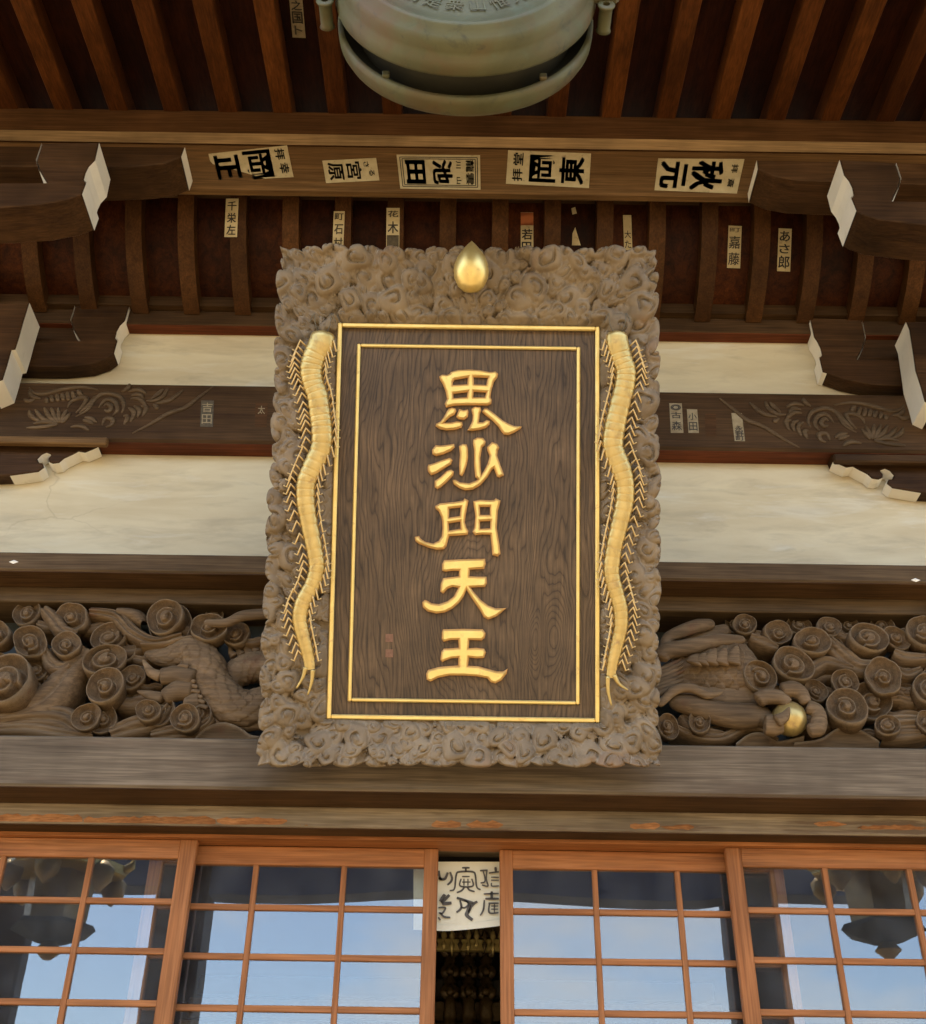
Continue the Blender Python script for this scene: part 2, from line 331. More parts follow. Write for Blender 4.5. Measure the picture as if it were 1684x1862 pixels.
# heights and depths of the facade, surveyed on the centre line
ZD = zc(1528, YD); YK = 4.286; ZK = zc(1470, YK); YB = 4.111; ZB = zc(1348, YB)
YS = 4.211; ZS1 = zc(1105, YS); ZS2 = zc(1078, YS); Y2 = 4.077; Z3 = zc(1015, Y2)
YP = 4.407; Z4 = zc(835, YP); Y3 = 4.30; Z5 = zc(705, Y3); Z6 = zc(615, YP); Y4 = 4.334; Z7 = zc(572, Y4)
YPU = 3.751; ZP0 = zc(348, YPU); ZP1 = zc(268, YPU); ZP2 = zc(210, YPU - .03)
hall = thing('temple_hall', 'dark timber temple hall front with white plaster bands under its eaves', 'temple', (0, 4.4, 0))
HX = 4.6
# ---- walls and beams, from the door head up
box('lintel', -HX, HX, YK, 4.62, ZD + .004, ZK - .001, STRIPW, hall, .004)
box('door_track', -HX, HX, 4.375, 4.50, ZD - .012, ZD + .003, DOORX, hall, .002)
box('lintel_soffit_shade', -HX, HX, YK + .004, 4.374, ZD + .0005, ZD + .0038, SHADEW, hall, 0)  # thin added sheets, underside shade as darker wood; likewise the next two
box('tie_soffit_shade', -HX, HX, YB + .009, YK - .001, ZK - .003, ZK - .0002, SHADEW, hall, 0)
box('ledger_soffit_shade', -HX, HX, Y2 + .007, YS - .001, ZS2 - .003, ZS2 + .0003, SHADEW, hall, 0)
box('tie_beam', -HX, HX, YB, 4.66, ZK, ZB, GREYW, hall, .008)
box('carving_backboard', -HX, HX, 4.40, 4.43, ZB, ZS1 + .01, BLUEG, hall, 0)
box('moulding', -HX, HX, YS, 4.45, ZS1, ZS2, MBEAM, hall, .004)
box('ledger_beam', -HX, HX, Y2, 4.45, ZS2 + .0005, Z3, MBEAM, hall, .006)
pl = box('plaster_panel', -HX, HX, YP, 4.52, Z3 - .02, Z4 + .02, PLAST, hall, 0); pl['label'] = 'stained white plaster band above the carvings'
rb = box('rainbow_beam', -HX, HX, Y3, 4.50, Z4, Z5, DBEAM, hall, .012)
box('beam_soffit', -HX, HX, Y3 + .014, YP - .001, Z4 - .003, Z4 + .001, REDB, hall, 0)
pl = box('plaster_panel', -HX, HX, YP + .001, 4.52, Z5 - .02, Z6 + .02, PLAST, hall, 0); pl['label'] = 'cream plaster strip below the curved ribs'
box('wall_plate', -HX, HX, Y4, 4.52, Z6, Z7, DBEAM, hall, .005)
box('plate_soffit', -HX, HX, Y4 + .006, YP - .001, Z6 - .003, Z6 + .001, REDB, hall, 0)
for i, (xa, xb, ya, yb) in enumerate(((-60, 150, 1480, 1499), (152, 392, 1484, 1502), (394, 522, 1486, 1500), (545, 560, 1500, 1505), (640, 700, 1504, 1508), (785, 838, 1491, 1508), (848, 915, 1492, 1506), (1146, 1200, 1495, 1508), (1202, 1262, 1499, 1509), (1480, 1540, 1493, 1503), (1560, 1684, 1500, 1509))):
    rr_ = random.Random(100 + i); n_ = max(6, int((xb - xa) / 9)); dyl = .0117                 # where the grey skin has peeled
    yo = dyl * ((xa + xb) / 2 - 842) * .35
    up_ = [(xa + (xb - xa) * k / n_, ya + rr_.uniform(-1, 4) + (4 if k in (0, n_) else 0)) for k in range(n_ + 1)]; dn = [(xa + (xb - xa) * k / n_, yb + rr_.uniform(-2, .5) - (4 if k in (0, n_) else 0)) for k in range(n_ + 1)]
    V = [at(x, y, YK - .0025) for x, y in up_] + [at(x, y, YK - .0025) for x, y in dn]; m_ = n_ + 1
    V = [Vector((v.x, v.y, max(v.z, ZD + .009))) for v in V]
    mesh('peeled_patch', V, [(k, k + 1, m_ + k + 1, m_ + k) for k in range(n_)], RAWW, hall)
# ---- cove of curved ribs
def cove(f, off=0.):                         # f 0 at the wall .. 1 behind the purlin; off > 0 moves inwards
    a = f * math.pi / 2; a_, b_ = .463 - off, .43 - off
    ye, ze = Y4 - .006 - a_ * math.sin(a), Z7 - .03 + .43 - b_ * math.cos(a)
    g = 1 - math.cos(a) * .0; yl, zl_ = Y4 - .006 - a_ * f, Z7 - .03 + .43 - b_ * (1 - f)
    return ye * .55 + yl * .45, ze * .55 + zl_ * .45
def cove_strip(w, offs, name, nseg=14, thick=.10):
    V = []; F = []
    for i in range(nseg + 1):
        f = i / nseg
        y0, z0 = cove(f, offs); y1, z1 = cove(f, offs + thick)
        V += [(-w / 2, y0, z0), (w / 2, y0, z0), (w / 2, y1, z1), (-w / 2, y1, z1)]
    for i in range(nseg):
        b = 4 * i
        for k in range(4): F.append((b + k, b + (k + 1) % 4, b + 4 + (k + 1) % 4, b + 4 + k))
    d = bpy.data.meshes.new(name); d.from_pydata(V, [], F); d.update(); return d
RSP = .2585
xr0 = at(814, 400, 3.88).x
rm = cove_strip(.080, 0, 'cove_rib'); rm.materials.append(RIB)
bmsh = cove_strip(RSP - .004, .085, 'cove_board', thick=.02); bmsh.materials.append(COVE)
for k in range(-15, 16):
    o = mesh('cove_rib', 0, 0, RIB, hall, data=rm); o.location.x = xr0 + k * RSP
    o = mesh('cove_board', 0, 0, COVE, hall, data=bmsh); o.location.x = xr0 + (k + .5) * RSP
box('cove_back', -HX, HX, 4.30, 4.52, Z7 + .001, Z7 + .30, DBEAM, hall, 0)
box('cove_cap', -HX, HX, YPU + .056, 4.45, Z7 + .4005, Z7 + .43, DBEAM, hall, 0)
# ---- purlin, board above it, rafters
box('purlin', -HX, HX, YPU, YPU + .055, ZP0, ZP1, PURL, hall, .012)
prof = [(YPU - .035, ZP1 + .035), (YPU - .035, ZP2), (YPU + .26, ZP2), (YPU + .26, ZP1 + .001), (YPU - .001, ZP1 + .001)]
V = [(-HX, y, z) for y, z in prof] + [(HX, y, z) for y, z in prof]; n = len(prof)
F = [tuple(range(n)), tuple(range(2 * n - 1, n - 1, -1))] + [(i, i + n, (i + 1) % n + n, (i + 1) % n) for i in range(n)]
mesh('upper_board', V, F, UPPER, hall)
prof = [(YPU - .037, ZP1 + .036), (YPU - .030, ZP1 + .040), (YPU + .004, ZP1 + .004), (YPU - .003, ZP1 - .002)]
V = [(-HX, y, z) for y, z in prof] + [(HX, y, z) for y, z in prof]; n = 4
mesh('lit_moulding', V, [tuple(range(n)), tuple(range(2 * n - 1, n - 1, -1))] + [(i, i + n, (i + 1) % n + n, (i + 1) % n) for i in range(n)], LITW, hall)  # bounced light put into the colour of this chamfer strip
SLP = .128; YE = 1.40
def roofz(y): return ZP2 - SLP * (YPU - y)
RA = .2747; xa0 = at(1111, 208, YPU - .03).x
def slope_bar(w, z0, z1, ya, yb, name):
    V = []; 
    for y in (ya, yb):
        z = roofz(y); V += [(-w / 2, y, z + z0), (w / 2, y, z + z0), (w / 2, y, z + z1), (-w / 2, y, z + z1)]
    F = [(0, 1, 2, 3), (7, 6, 5, 4)] + [(k, k + 4, (k + 1) % 4 + 4, (k + 1) % 4) for k in range(4)]
    bm = bmesh.new(); vs_ = [bm.verts.new(v) for v in V]
    for f in F: bm.faces.new([vs_[i] for i in f])
    bmesh.ops.recalc_face_normals(bm, faces=bm.faces[:]); bmesh.ops.bevel(bm, geom=bm.edges[:], offset=.004, segments=1, affect='EDGES')
    d = bpy.data.meshes.new(name); bm.to_mesh(d); bm.free(); return d
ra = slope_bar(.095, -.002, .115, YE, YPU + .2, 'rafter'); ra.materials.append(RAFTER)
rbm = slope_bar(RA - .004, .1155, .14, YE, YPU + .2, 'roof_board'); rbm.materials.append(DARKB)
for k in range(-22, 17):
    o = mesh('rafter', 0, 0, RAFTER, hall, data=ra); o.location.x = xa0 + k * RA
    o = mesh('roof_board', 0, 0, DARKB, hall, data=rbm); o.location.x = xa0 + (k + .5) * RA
V = [(x, y, roofz(y) + d) for d in (.145, .5) for y in (YE - .1, 12) for x in (-6.5, 6.5)]
mesh('roof', V, [(0, 2, 3, 1), (4, 5, 7, 6), (0, 1, 5, 4), (2, 6, 7, 3), (0, 4, 6, 2), (1, 3, 7, 5)], DARKB, hall)
for k in (-1, 1):                            # end walls of the hall, beyond the frame
    box('side_wall', k * 4.6 - .1, k * 4.6 + .1, 4.45, 10, .92, 6.6, DBEAM, hall, .01)
# ---- bracket arms with white painted ends
def pxpoly(L, Y): return [(at(x, y, Y).x, at(x, y, Y).z) for x, y in L]
def paint(P, white, Y1, Y2_, sg, o):          # white paint on the end faces, one sheet for each run of faces
    runs = []
    for i in sorted(white):
        if runs and runs[-1][-1] == i - 1: runs[-1].append(i)
        else: runs.append([i])
    if len(runs) > 1 and runs[0][0] == 0 and runs[-1][-1] == len(P) - 1: runs[0] = runs.pop() + runs[0]
    for run in runs:
        nrm = []
        for i in run:
            (xa, za), (xb, zb) = P[i], P[(i + 1) % len(P)]; dx, dz = xb - xa, zb - za; l = math.hypot(dx, dz); nrm.append((sg * dz / l, -sg * dx / l))
        V = []; F = []
        for k in range(len(run) + 1):
            x, z = P[(run[0] + k) % len(P)]; a = nrm[max(k - 1, 0)]; b = nrm[min(k, len(run) - 1)]; nx, nz = a[0] + b[0], a[1] + b[1]; l = math.hypot(nx, nz) or 1
            V += [(x + nx / l * .004, Y1 + .001, z + nz / l * .004), (x + nx / l * .004, Y2_, z + nz / l * .004)]
        F = [(2 * k, 2 * k + 1, 2 * k + 3, 2 * k + 2) for k in range(len(run))]
        mesh('painted_end', V, F, PAINT, o)
def arm(name, L, Y1, Y2_, white, label=None, mat=None):
    P = pxpoly(L, Y1); o = prism(name, P, Y1, Y2_, mat or BRACK, hall)
    if label: o['label'] = label
    A = sum(P[i][0] * P[(i + 1) % len(P)][1] - P[(i + 1) % len(P)][0] * P[i][1] for i in range(len(P)))
    sg = 1 if A > 0 else -1
    paint(P, white, Y1, Y2_, sg, o)
    return o
def depth_of(front, rear, Y1):               # how far back an edge runs, from its two ends in the photograph
    z = at(*front, Y1).z; d = ray(*rear); return (z - 1.6) / d.z * d.y
def chamfer_curve(a, b, n=4):
    return [(a[0] + (b[0] - a[0]) * i / n, a[1] + (b[1] - a[1]) * i / n) for i in range(1, n)]
k1 = depth_of((147.5, 353), (173, 419.6), 1.0)
kc = depth_of((328, 285), (348.5, 347), 1.0); YC2 = 3.749; YC1 = YC2 / kc; YMB = YC1 - .002; YM = YMB / k1
L = [(77, 260), (178.5, 259), (171.5, 291), (160, 303), (154, 315), (151, 327), (156, 331), (147.5, 353), (120, 363), (70, 372), (0, 377), (-90, 378), (-90, 333), (86.6, 332), (72, 308), (67, 290)]
arm('bracket_block', L, YM, YMB, [1, 2, 3, 4, 5, 6, 13, 14, 15])
L = [(1528.5, 290), (1628.6, 295.8), (1637.6, 323.5), (1633, 340), (1620.7, 365), (1780, 368), (1780, 413), (1684, 409), (1598, 399), (1568, 389), (1559, 383), (1549, 359), (1554, 355), (1551, 341), (1545, 329), (1536.4, 318.6)]
arm('bracket_block', L, YM, YMB, [1, 2, 3, 10, 11, 12, 13, 14, 15])
L = [(-160, 264), (334.5, 267), (328, 285), (300, 297), (250, 302), (187, 304), (-160, 300)]
arm('bracket_arm', L, YC1, YC2, [1])
L = [(1377.8, 291), (1900, 302), (1900, 342), (1518.6, 330.5), (1449, 327.5), (1409.5, 320.6), (1379.7, 307.7)]
arm('bracket_arm', L, YC1, YC2, [6])
YN = 4.404 / depth_of((226, 582.5), (239, 606), 1.0)
L = [(138, 552.6), (235, 551.6), (226, 583), (217, 592), (211, 603), (208.5, 615), (213, 618), (206, 642.5), (193, 652), (164, 662), (116, 666.5), (66.7, 666.5), (-90, 660), (-90, 619), (147, 619), (135, 600), (129.5, 581.6)]
arm('bracket_block', L, YN, 4.404, [1, 2, 3, 4, 5, 6, 14, 15, 16])
L = [(1474, 578), (1566.6, 581), (1573.4, 613), (1568, 632), (1557, 653), (1780, 658), (1780, 705), (1625.6, 701), (1585, 699), (1536.7, 689.5), (1504, 678), (1497, 676), (1491, 650), (1496, 646), (1493, 633), (1487, 621), (1481.6, 613)]
arm('bracket_block', L, YN, 4.404, [1, 2, 3, 10, 11, 12, 13, 14, 15, 16])
L = [(-90, 585), (150, 586), (150, 622), (-90, 622)]
arm('bracket_filler', L, 4.37, 4.404, [])
L = [(1560, 606), (1780, 610), (1780, 662), (1560, 656)]
arm('bracket_filler', L, 4.37, 4.404, [])
YE1 = 4.13
L = [(52, 550.6), (41, 586), (34, 612), (27, 634.8), (20, 636), (12, 664), (4, 690), (-20, 700), (-150, 704), (-150, 550)]
arm('bracket_block', L, YE1, 4.30, [0, 1, 2, 3, 4, 5, 6])
L = [(1649, 585), (1655, 600), (1657.5, 616), (1662, 645), (1666, 674), (1676, 705), (1682.7, 730), (1700, 738), (1860, 742), (1860, 585)]
arm('bracket_block', L, YE1, 4.30, [0, 1, 2, 3, 4, 5, 6])
YQ = 4.404 / depth_of((178, 811.7), (186.6, 829), 1.0)
hook = [(178, 811.7), (168, 816.5), (154.7, 822), (143, 820), (131.5, 826), (116, 833), (107, 840.7), (96.7, 842), (89, 838.7), (88, 832), (94, 826), (85, 822), (75, 826), (66.7, 835), (69.6, 841.6), (77, 841.6), (79, 850), (69.6, 857), (48, 860), (18, 864)]
LQ = [(-90, 798), (184, 798)] + hook + [(-90, 868)]
arm('cloud_bracket', LQ, YQ, 4.404, list(range(2, 2 + len(hook) - 1)))
mirx = at(1516, 838, YQ).x
z0 = at(178, 811.7, YQ); z1 = at(1516, 838, YQ)
P = pxpoly(LQ, YQ); PR = [(z1.x - (x - z0.x), z + (z1.z - z0.z)) for x, z in P]
def arm_xz(name, P, Y1, Y2_, white):
    o = prism(name, P, Y1, Y2_, BRACK, hall)
    A = sum(P[i][0] * P[(i + 1) % len(P)][1] - P[(i + 1) % len(P)][0] * P[i][1] for i in range(len(P))); sg = 1 if A > 0 else -1
    paint(P, white, Y1, Y2_, sg, o)
arm_xz('cloud_bracket', PR, YQ, 4.404, list(range(2, 2 + len(hook) - 1)))
pL = at(196, 794, Y3 - .03); box('bearing_plate', -HX, pL.x, Y3 - .03, Y3 + .004, at(196, 807, Y3 - .03).z, pL.z, PURL, hall, .006)
pR = at(1516, 824, Y3 - .03); box('bearing_plate', pR.x, HX, Y3 - .03, Y3 + .004, at(1516, 838, Y3 - .03).z, pR.z, DBEAM, hall, .006)
for px, py in ((25, 1022), (1665, 1055)):
    p = at(px, py, Y2); V = [(p.x - .02, Y2 - .001, p.z), (p.x, Y2 - .001, p.z - .009), (p.x + .02, Y2 - .001, p.z), (p.x, Y2 - .001, p.z + .009), (p.x, Y2 - .006, p.z)]
    mesh('nail_cover', V, [(0, 1, 4), (1, 2, 4), (2, 3, 4), (3, 0, 4)], PAINT, hall)
# ---- leaf relief cut into the rainbow beam
ST = [[(165, 575), (190, 605), (240, 615), (300, 600), (390, 580), (480, 575), (560, 590)], [(135, 640), (160, 655), (200, 640)], [(165, 705), (180, 740), (230, 770)], [(165, 590), (180, 625), (230, 640)],
      [(200, 700), (240, 750), (300, 775)], [(250, 690), (280, 740), (325, 775)], [(290, 690), (310, 740), (335, 775)], [(330, 690), (335, 740), (345, 775)], [(380, 700), (360, 740), (350, 775)], [(400, 720), (375, 750), (352, 778)],
      [(385, 690), (400, 660), (450, 635), (490, 640), (470, 680), (430, 720)], [(430, 740), (500, 700), (540, 640), (600, 610), (680, 630), (705, 680), (690, 720)], [(450, 720), (510, 670), (540, 625)],
      [(290, 620), (300, 660)], [(320, 612), (332, 655)], [(350, 606), (362, 650)], [(380, 602), (392, 650)], [(410, 597), (425, 645)], [(260, 635), (268, 665)], [(440, 590), (465, 625)],
      [(590, 680), (610, 668), (632, 690), (615, 712), (593, 702)], [(580, 790), (598, 752), (640, 758), (632, 788), (600, 800)], [(560, 690), (600, 645), (650, 655), (668, 700), (640, 735)],
      [(730, 600), (780, 588), (830, 610)], [(745, 622), (790, 615), (815, 640)], [(740, 640), (790, 640), (830, 680)], [(760, 680), (792, 705), (780, 745)], [(730, 690), (762, 720), (740, 770)], [(800, 680), (830, 690), (810, 740)], [(700, 735), (725, 745), (705, 785)],
      [(830, 650), (880, 650), (930, 620), (950, 580)], [(880, 665), (960, 650), (1040, 590)], [(690, 600), (725, 580), (735, 555)], [(860, 640), (900, 610), (925, 585)],
      [(480, 745), (520, 755), (550, 775)], [(470, 760), (510, 772), (530, 785)], [(400, 800), (460, 795), (505, 820)], [(190, 780), (260, 770), (330, 785)], [(150, 805), (240, 800), (330, 785)], [(870, 670), (890, 690), (895, 700)],
      [(750, 835), (850, 785), (960, 722), (1050, 690), (1130, 630), (1210, 570)]]
def relief(side):
    parts = []; c = at(106, 770, Y3); cr = at(1589, 800, Y3)
    for st in ST:
        pts = []
        for x, y in st:
            p = at(x / 3.1185, 520 + y / 3.1185, Y3 - .001)
            if side: p = Vector((cr.x - (p.x - c.x), p.y, p.z + (cr.z - c.z)))
            pts.append(p)
        q = smooth_path(pts, 4 * len(pts)); m = len(q); r = [.0105 * (.28 + math.sin(math.pi * (i + .3) / m)) for i in range(m)]
        parts.append(sweep(q, r, 6, .6))
    return mesh('leaf_carving', *merge(parts), LEAFW, rb, smooth=True)
LEAFW = wood('carved_leaf_wood', (.085, .058, .037), (.14, .10, .066), 'X', rough=.55)
relief(0); relief(1)

# ================================================================ sliding doors
def door(label, xa, xb, Y, stl, str_, muntx, rows, top):
    t = thing('sliding_door', label, 'door', ((xa + xb) / 2, Y, .93), group='glazed sliding doors in a row')
    z0, th = .93, .034
    s1 = box('stile', xa, xa + stl, Y, Y + th, z0, top, DOORW, t, .003)
    s2 = box('stile', xb - str_, xb, Y, Y + th, z0, top, DOORW, t, .003)
    box('rail', xa + stl, xb - str_, Y + .002, Y + th - .002, top - .072, top - .001, DOORX, t, .002)
    box('rail', xa + stl, xb - str_, Y + .002, Y + th - .002, z0, z0 + .35, DOORX, t, .002)
    xs = [xa + stl] + muntx + [xb - str_]
    for x in muntx: box('muntin', x - .0105, x + .0105, Y + .004, Y + th - .004, z0 + .35, top - .072, DOORW, t, .002)
    zs = [top - .072] + rows + [z0 + .35]
    for i in range(len(xs) - 1):
        a = xs[i] + (.0105 if i else 0); b = xs[i + 1] - (.0105 if i < len(xs) - 2 else 0)
        for z in rows: box('glazing_bar', a, b, Y + .006, Y + th - .006, z - .011, z + .011, DOORX, t, .002)
        for j in range(len(zs) - 1):
            zt = zs[j] - (.011 if j else 0); zb = zs[j + 1] + (.011 if j < len(zs) - 2 else 0)
            box('pane', a - .002, b + .002, Y + .015, Y + .019, zb - .002, zt + .002, GLASS, t, 0)
    return t
YI = YD + .06
zt_i = ZD - .014; zt_o = ZD - .0125
R1 = zc(1654, YI); RS = zc(1654, YI) - zc(1744, YI)
rows = [R1 - i * RS for i in range(6)]
xl = at(796, 1600, YI).x; xr = at(909, 1600, YI).x
door('inner glazed sliding door left of the open gap', xl - 1.11, xl, YI, .055, .054, [at(462, 1606, YI).x, at(624, 1600, YI).x], rows, zt_i)
door('inner glazed sliding door right of the open gap', xr, xr + 1.09, YI, .050, .055, [at(1082.5, 1605, YI).x, at(1235, 1620, YI).x], rows, zt_i)
xo = at(355, 1560, YD).x; xq = at(1318.5, 1540, YD).x
mx = at(156, 1606, YD).x
door('outer glazed sliding door at the far left edge', xo - 1.16, xo, YD, .06, .066, [mx - .665, mx - .333, mx], rows, zt_o)
mx = at(1505, 1606, YD).x; mx2 = at(1656, 1590, YD).x
door('outer glazed sliding door at the far right edge', xq, xq + 1.16, YD, .060, .06, [mx, mx2, mx2 + .33], rows, zt_o)

# ================================================================ interior seen through the gap
inside = thing('hall_interior', 'dark room behind the sliding doors', 'room', (0, 6, .92))
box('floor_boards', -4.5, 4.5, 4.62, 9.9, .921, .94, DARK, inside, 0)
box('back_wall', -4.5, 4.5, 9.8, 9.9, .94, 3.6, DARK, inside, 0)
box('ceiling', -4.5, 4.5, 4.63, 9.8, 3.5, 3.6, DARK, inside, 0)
YBN = 4.56
def polyline(pts, w, Yv):                    # brush stroke as a flat ribbon
    q = smooth_path([Vector((p[0], p[1], 0)) for p in pts], max(6, 5 * len(pts))); V = []; F = []
    for i, p in enumerate(q):
        t = Vector(q[min(i + 1, len(q) - 1)] - q[max(i - 1, 0)]); t.normalize() if t.length else None; s = Vector((-t.y, t.x, 0)); ww = w * (.85 + .25 * math.sin(math.pi * i / (len(q) - 1)))
        for k in (-1, 1):
            a = Vector(p) + s * ww * k; V.append(at(740 + a.x / 5.785, 1540 + a.y / 5.785, Yv))
    for i in range(len(q) - 1): F.append((2 * i, 2 * i + 1, 2 * i + 3, 2 * i + 2))
    return V, F
banner = thing('banner', 'white banner with grey seal script behind the door gap', 'banner', tuple(at(850, 1690, YBN)))
V = []; F = []; NX = 24
for j in range(2):
    for i in range(NX + 1):
        px = 752 + (922 - 752) * i / NX; u = i / NX
        py = 1567 if j == 0 else 1690 + 3 * math.sin(u * 3) - 9 * max(0, u - .35) / .65
        V.append(at(px, py, YBN + .004 * math.sin(u * 9)))
F = [(i, i + 1, NX + 2 + i, NX + 1 + i) for i in range(NX)]
mesh('cloth', V, F, BANNER, banner, smooth=True)
V = []; F = []
for i in range(NX + 1):
    u = i / NX; px = 752 + 170 * u; py = 1690 + 3 * math.sin(u * 3) - 9 * max(0, u - .35) / .65
    V += [at(px, py - 11, YBN - .003), at(px, py + .5, YBN - .006)]
mesh('hem', V, [(2 * i, 2 * i + 2, 2 * i + 3, 2 * i + 1) for i in range(NX)], BANNER, banner, smooth=True)
GL = [[([(450, 460), (500, 440), (520, 290), (560, 262), (690, 262), (720, 300), (735, 420), (775, 450)], 9), ([(580, 220), (660, 220)], 9), ([(620, 220), (620, 262)], 8), ([(580, 312), (660, 312)], 7), ([(570, 335), (562, 412), (692, 412), (682, 335)], 8), ([(580, 370), (670, 370)], 6), ([(600, 335), (600, 410)], 6), ([(642, 335), (642, 410)], 6), ([(605, 425), (575, 460), (525, 482)], 9), ([(635, 425), (660, 455), (712, 470)], 9)],
      [([(335, 250), (350, 330), (400, 335), (430, 270)], 13), ([(455, 265), (475, 330), (460, 370), (425, 400)], 11), ([(335, 330), (370, 345)], 12)],
      [([(768, 250), (850, 245)], 9), ([(800, 250), (822, 330), (815, 370), (775, 380)], 8), ([(842, 250), (835, 340), (852, 412), (790, 400)], 8), ([(932, 212), (936, 262)], 12), ([(862, 275), (968, 262)], 8), ([(885, 318), (968, 320)], 6), ([(885, 350), (968, 350)], 6), ([(890, 378), (895, 412), (968, 410)], 7)],
      [([(350, 575), (400, 500)], 17), ([(362, 590), (448, 505)], 15), ([(372, 600), (470, 590)], 17), ([(330, 640), (405, 640), (370, 700), (335, 690)], 9), ([(350, 690), (390, 735), (455, 742)], 10), ([(330, 740), (352, 772)], 9)],
      [([(525, 535), (600, 560), (700, 590)], 13), ([(558, 560), (572, 640), (522, 690)], 11), ([(610, 560), (650, 600), (610, 640), (570, 635)], 9), ([(668, 590), (640, 680), (630, 720), (690, 770)], 18), ([(742, 575), (690, 610), (650, 690)], 13)],
      [([(808, 495), (968, 490)], 8), ([(892, 468), (892, 545)], 13), ([(825, 545), (968, 545)], 11), ([(815, 560), (805, 660), (772, 722)], 9), ([(858, 592), (966, 592)], 9), ([(868, 600), (868, 692), (964, 692)], 9), ([(885, 622), (960, 622)], 6), ([(885, 655), (960, 655)], 6), ([(920, 600), (920, 690)], 6)]]
for g in GL:
    V, F = merge([polyline([(x, y) for x, y in p], w, YBN - .007) for p, w in g]); mesh('seal_character', V, F, GREYINK, banner)
# altar deep inside
YA = 7.2
def lathe(prof, n=12, cx=0, cy=0, cz=0):
    V = []; F = []
    for r, z in prof:
        for k in range(n): a = 2 * math.pi * k / n; V.append((cx + r * math.cos(a), cy + r * math.sin(a), cz + z))
    m = len(prof)
    for i in range(m - 1):
        for k in range(n): k2 = (k + 1) % n; F.append((i * n + k, i * n + k2, (i + 1) * n + k2, (i + 1) * n + k))
    F.append(tuple(range(n - 1, -1, -1))); F.append(tuple((m - 1) * n + k for k in range(n)))
    return V, F
def face_y(prof, n=72, a0=0, a1=2 * math.pi):      # surface of revolution about a Y axis
    V = []; F = []; full = abs(a1 - a0 - 2 * math.pi) < 1e-6; m = n if full else n + 1
    for r, y in prof:
        for k in range(m): a = a0 + (a1 - a0) * k / n; V.append((r * math.cos(a), y, r * math.sin(a)))
    for i in range(len(prof) - 1):
        for k in range(n): k2 = (k + 1) % m; F.append((i * m + k, i * m + k2, (i + 1) * m + k2, (i + 1) * m + k))
    return V, F
fig = merge([lathe([(.075, 0), (.085, .02), (.06, .05), (.07, .10), (.055, .20), (.065, .27), (.03, .31), (.026, .33)]), lathe([(.01, .33), (.036, .35), (.04, .38), (.03, .42), (.012, .45)]), ([(v[0], v[1] + .05, v[2] + .39) for v in face_y([(.02, 0), (.10, .0), (.10, .012), (.02, .012)], 20)[0]], face_y([(.02, 0), (.10, .0), (.10, .012), (.02, .012)], 20)[1])])
figd = None
shelfz = []
altar = thing('altar', 'dark stepped altar deep inside the hall', 'altar', (0, YA + .6, .94))
pos = ['left', 'centre', 'right']
for r, (py, base, rown) in enumerate(((1745, 1788, 'top'), (1800, 1830, 'middle'), (1812, 1862, 'bottom'))):
    base = (1786, 1826, 1866)[r]; yy = YA + .5 - .2 * r; zb = at(850, base, yy).z
    box('altar_step', -1.6, 1.6, yy - .1, yy + .6, .94 if r == 2 else zb - .12, zb, ALTAR if r else DARK, altar, .01)
    for c, px in enumerate((818, 852, 884)):
        p = at(px, base, yy); 
        if figd is None:
            figd = bpy.data.meshes.new('figure'); figd.from_pydata([tuple(v) for v in fig[0]], [], fig[1]); figd.update(); figd.materials.append(ALTAR)
            figd.polygons.foreach_set('use_smooth', [True] * len(figd.polygons))
        o = bpy.data.objects.new('altar_figure', figd); COL.objects.link(o); o.location = (p.x, yy, zb); s_ = .62; o.scale = (s_, s_, s_ * .8)
        tag(o, 'small dark altar figure, %s one of the %s row in the door gap' % (pos[c], rown), 'statuette', 'figures on the altar')
p0 = at(785, 1728, YA); p1 = at(918, 1708, YA)
canopy = thing('altar_canopy', 'gold altar canopy with dark pendants under the banner', 'canopy', (p0.x, YA, p0.z))
box('gold_band', p0.x, p1.x, YA, YA + .04, p0.z, p1.z, GOLD, canopy, .004)
box('top_board', p0.x, p1.x, YA - .02, YA + .06, p1.z + .002, p1.z + .30, ALTAR, canopy, .004)
for i in range(9):
    x = p0.x + (p1.x - p0.x) * (i + .5) / 9; l = .06 + .04 * ((i * 7) % 5) / 4
    V, F = lathe([(.004, 0), (.012, -.02), (.018, -.045), (.006, -.07), (.016, -.09), (.002, -l - .06)], 8, x, YA - .03, p1.z + .05); mesh('pendant', V, F, GOLDD if i % 3 else ALTAR, canopy, smooth=True)

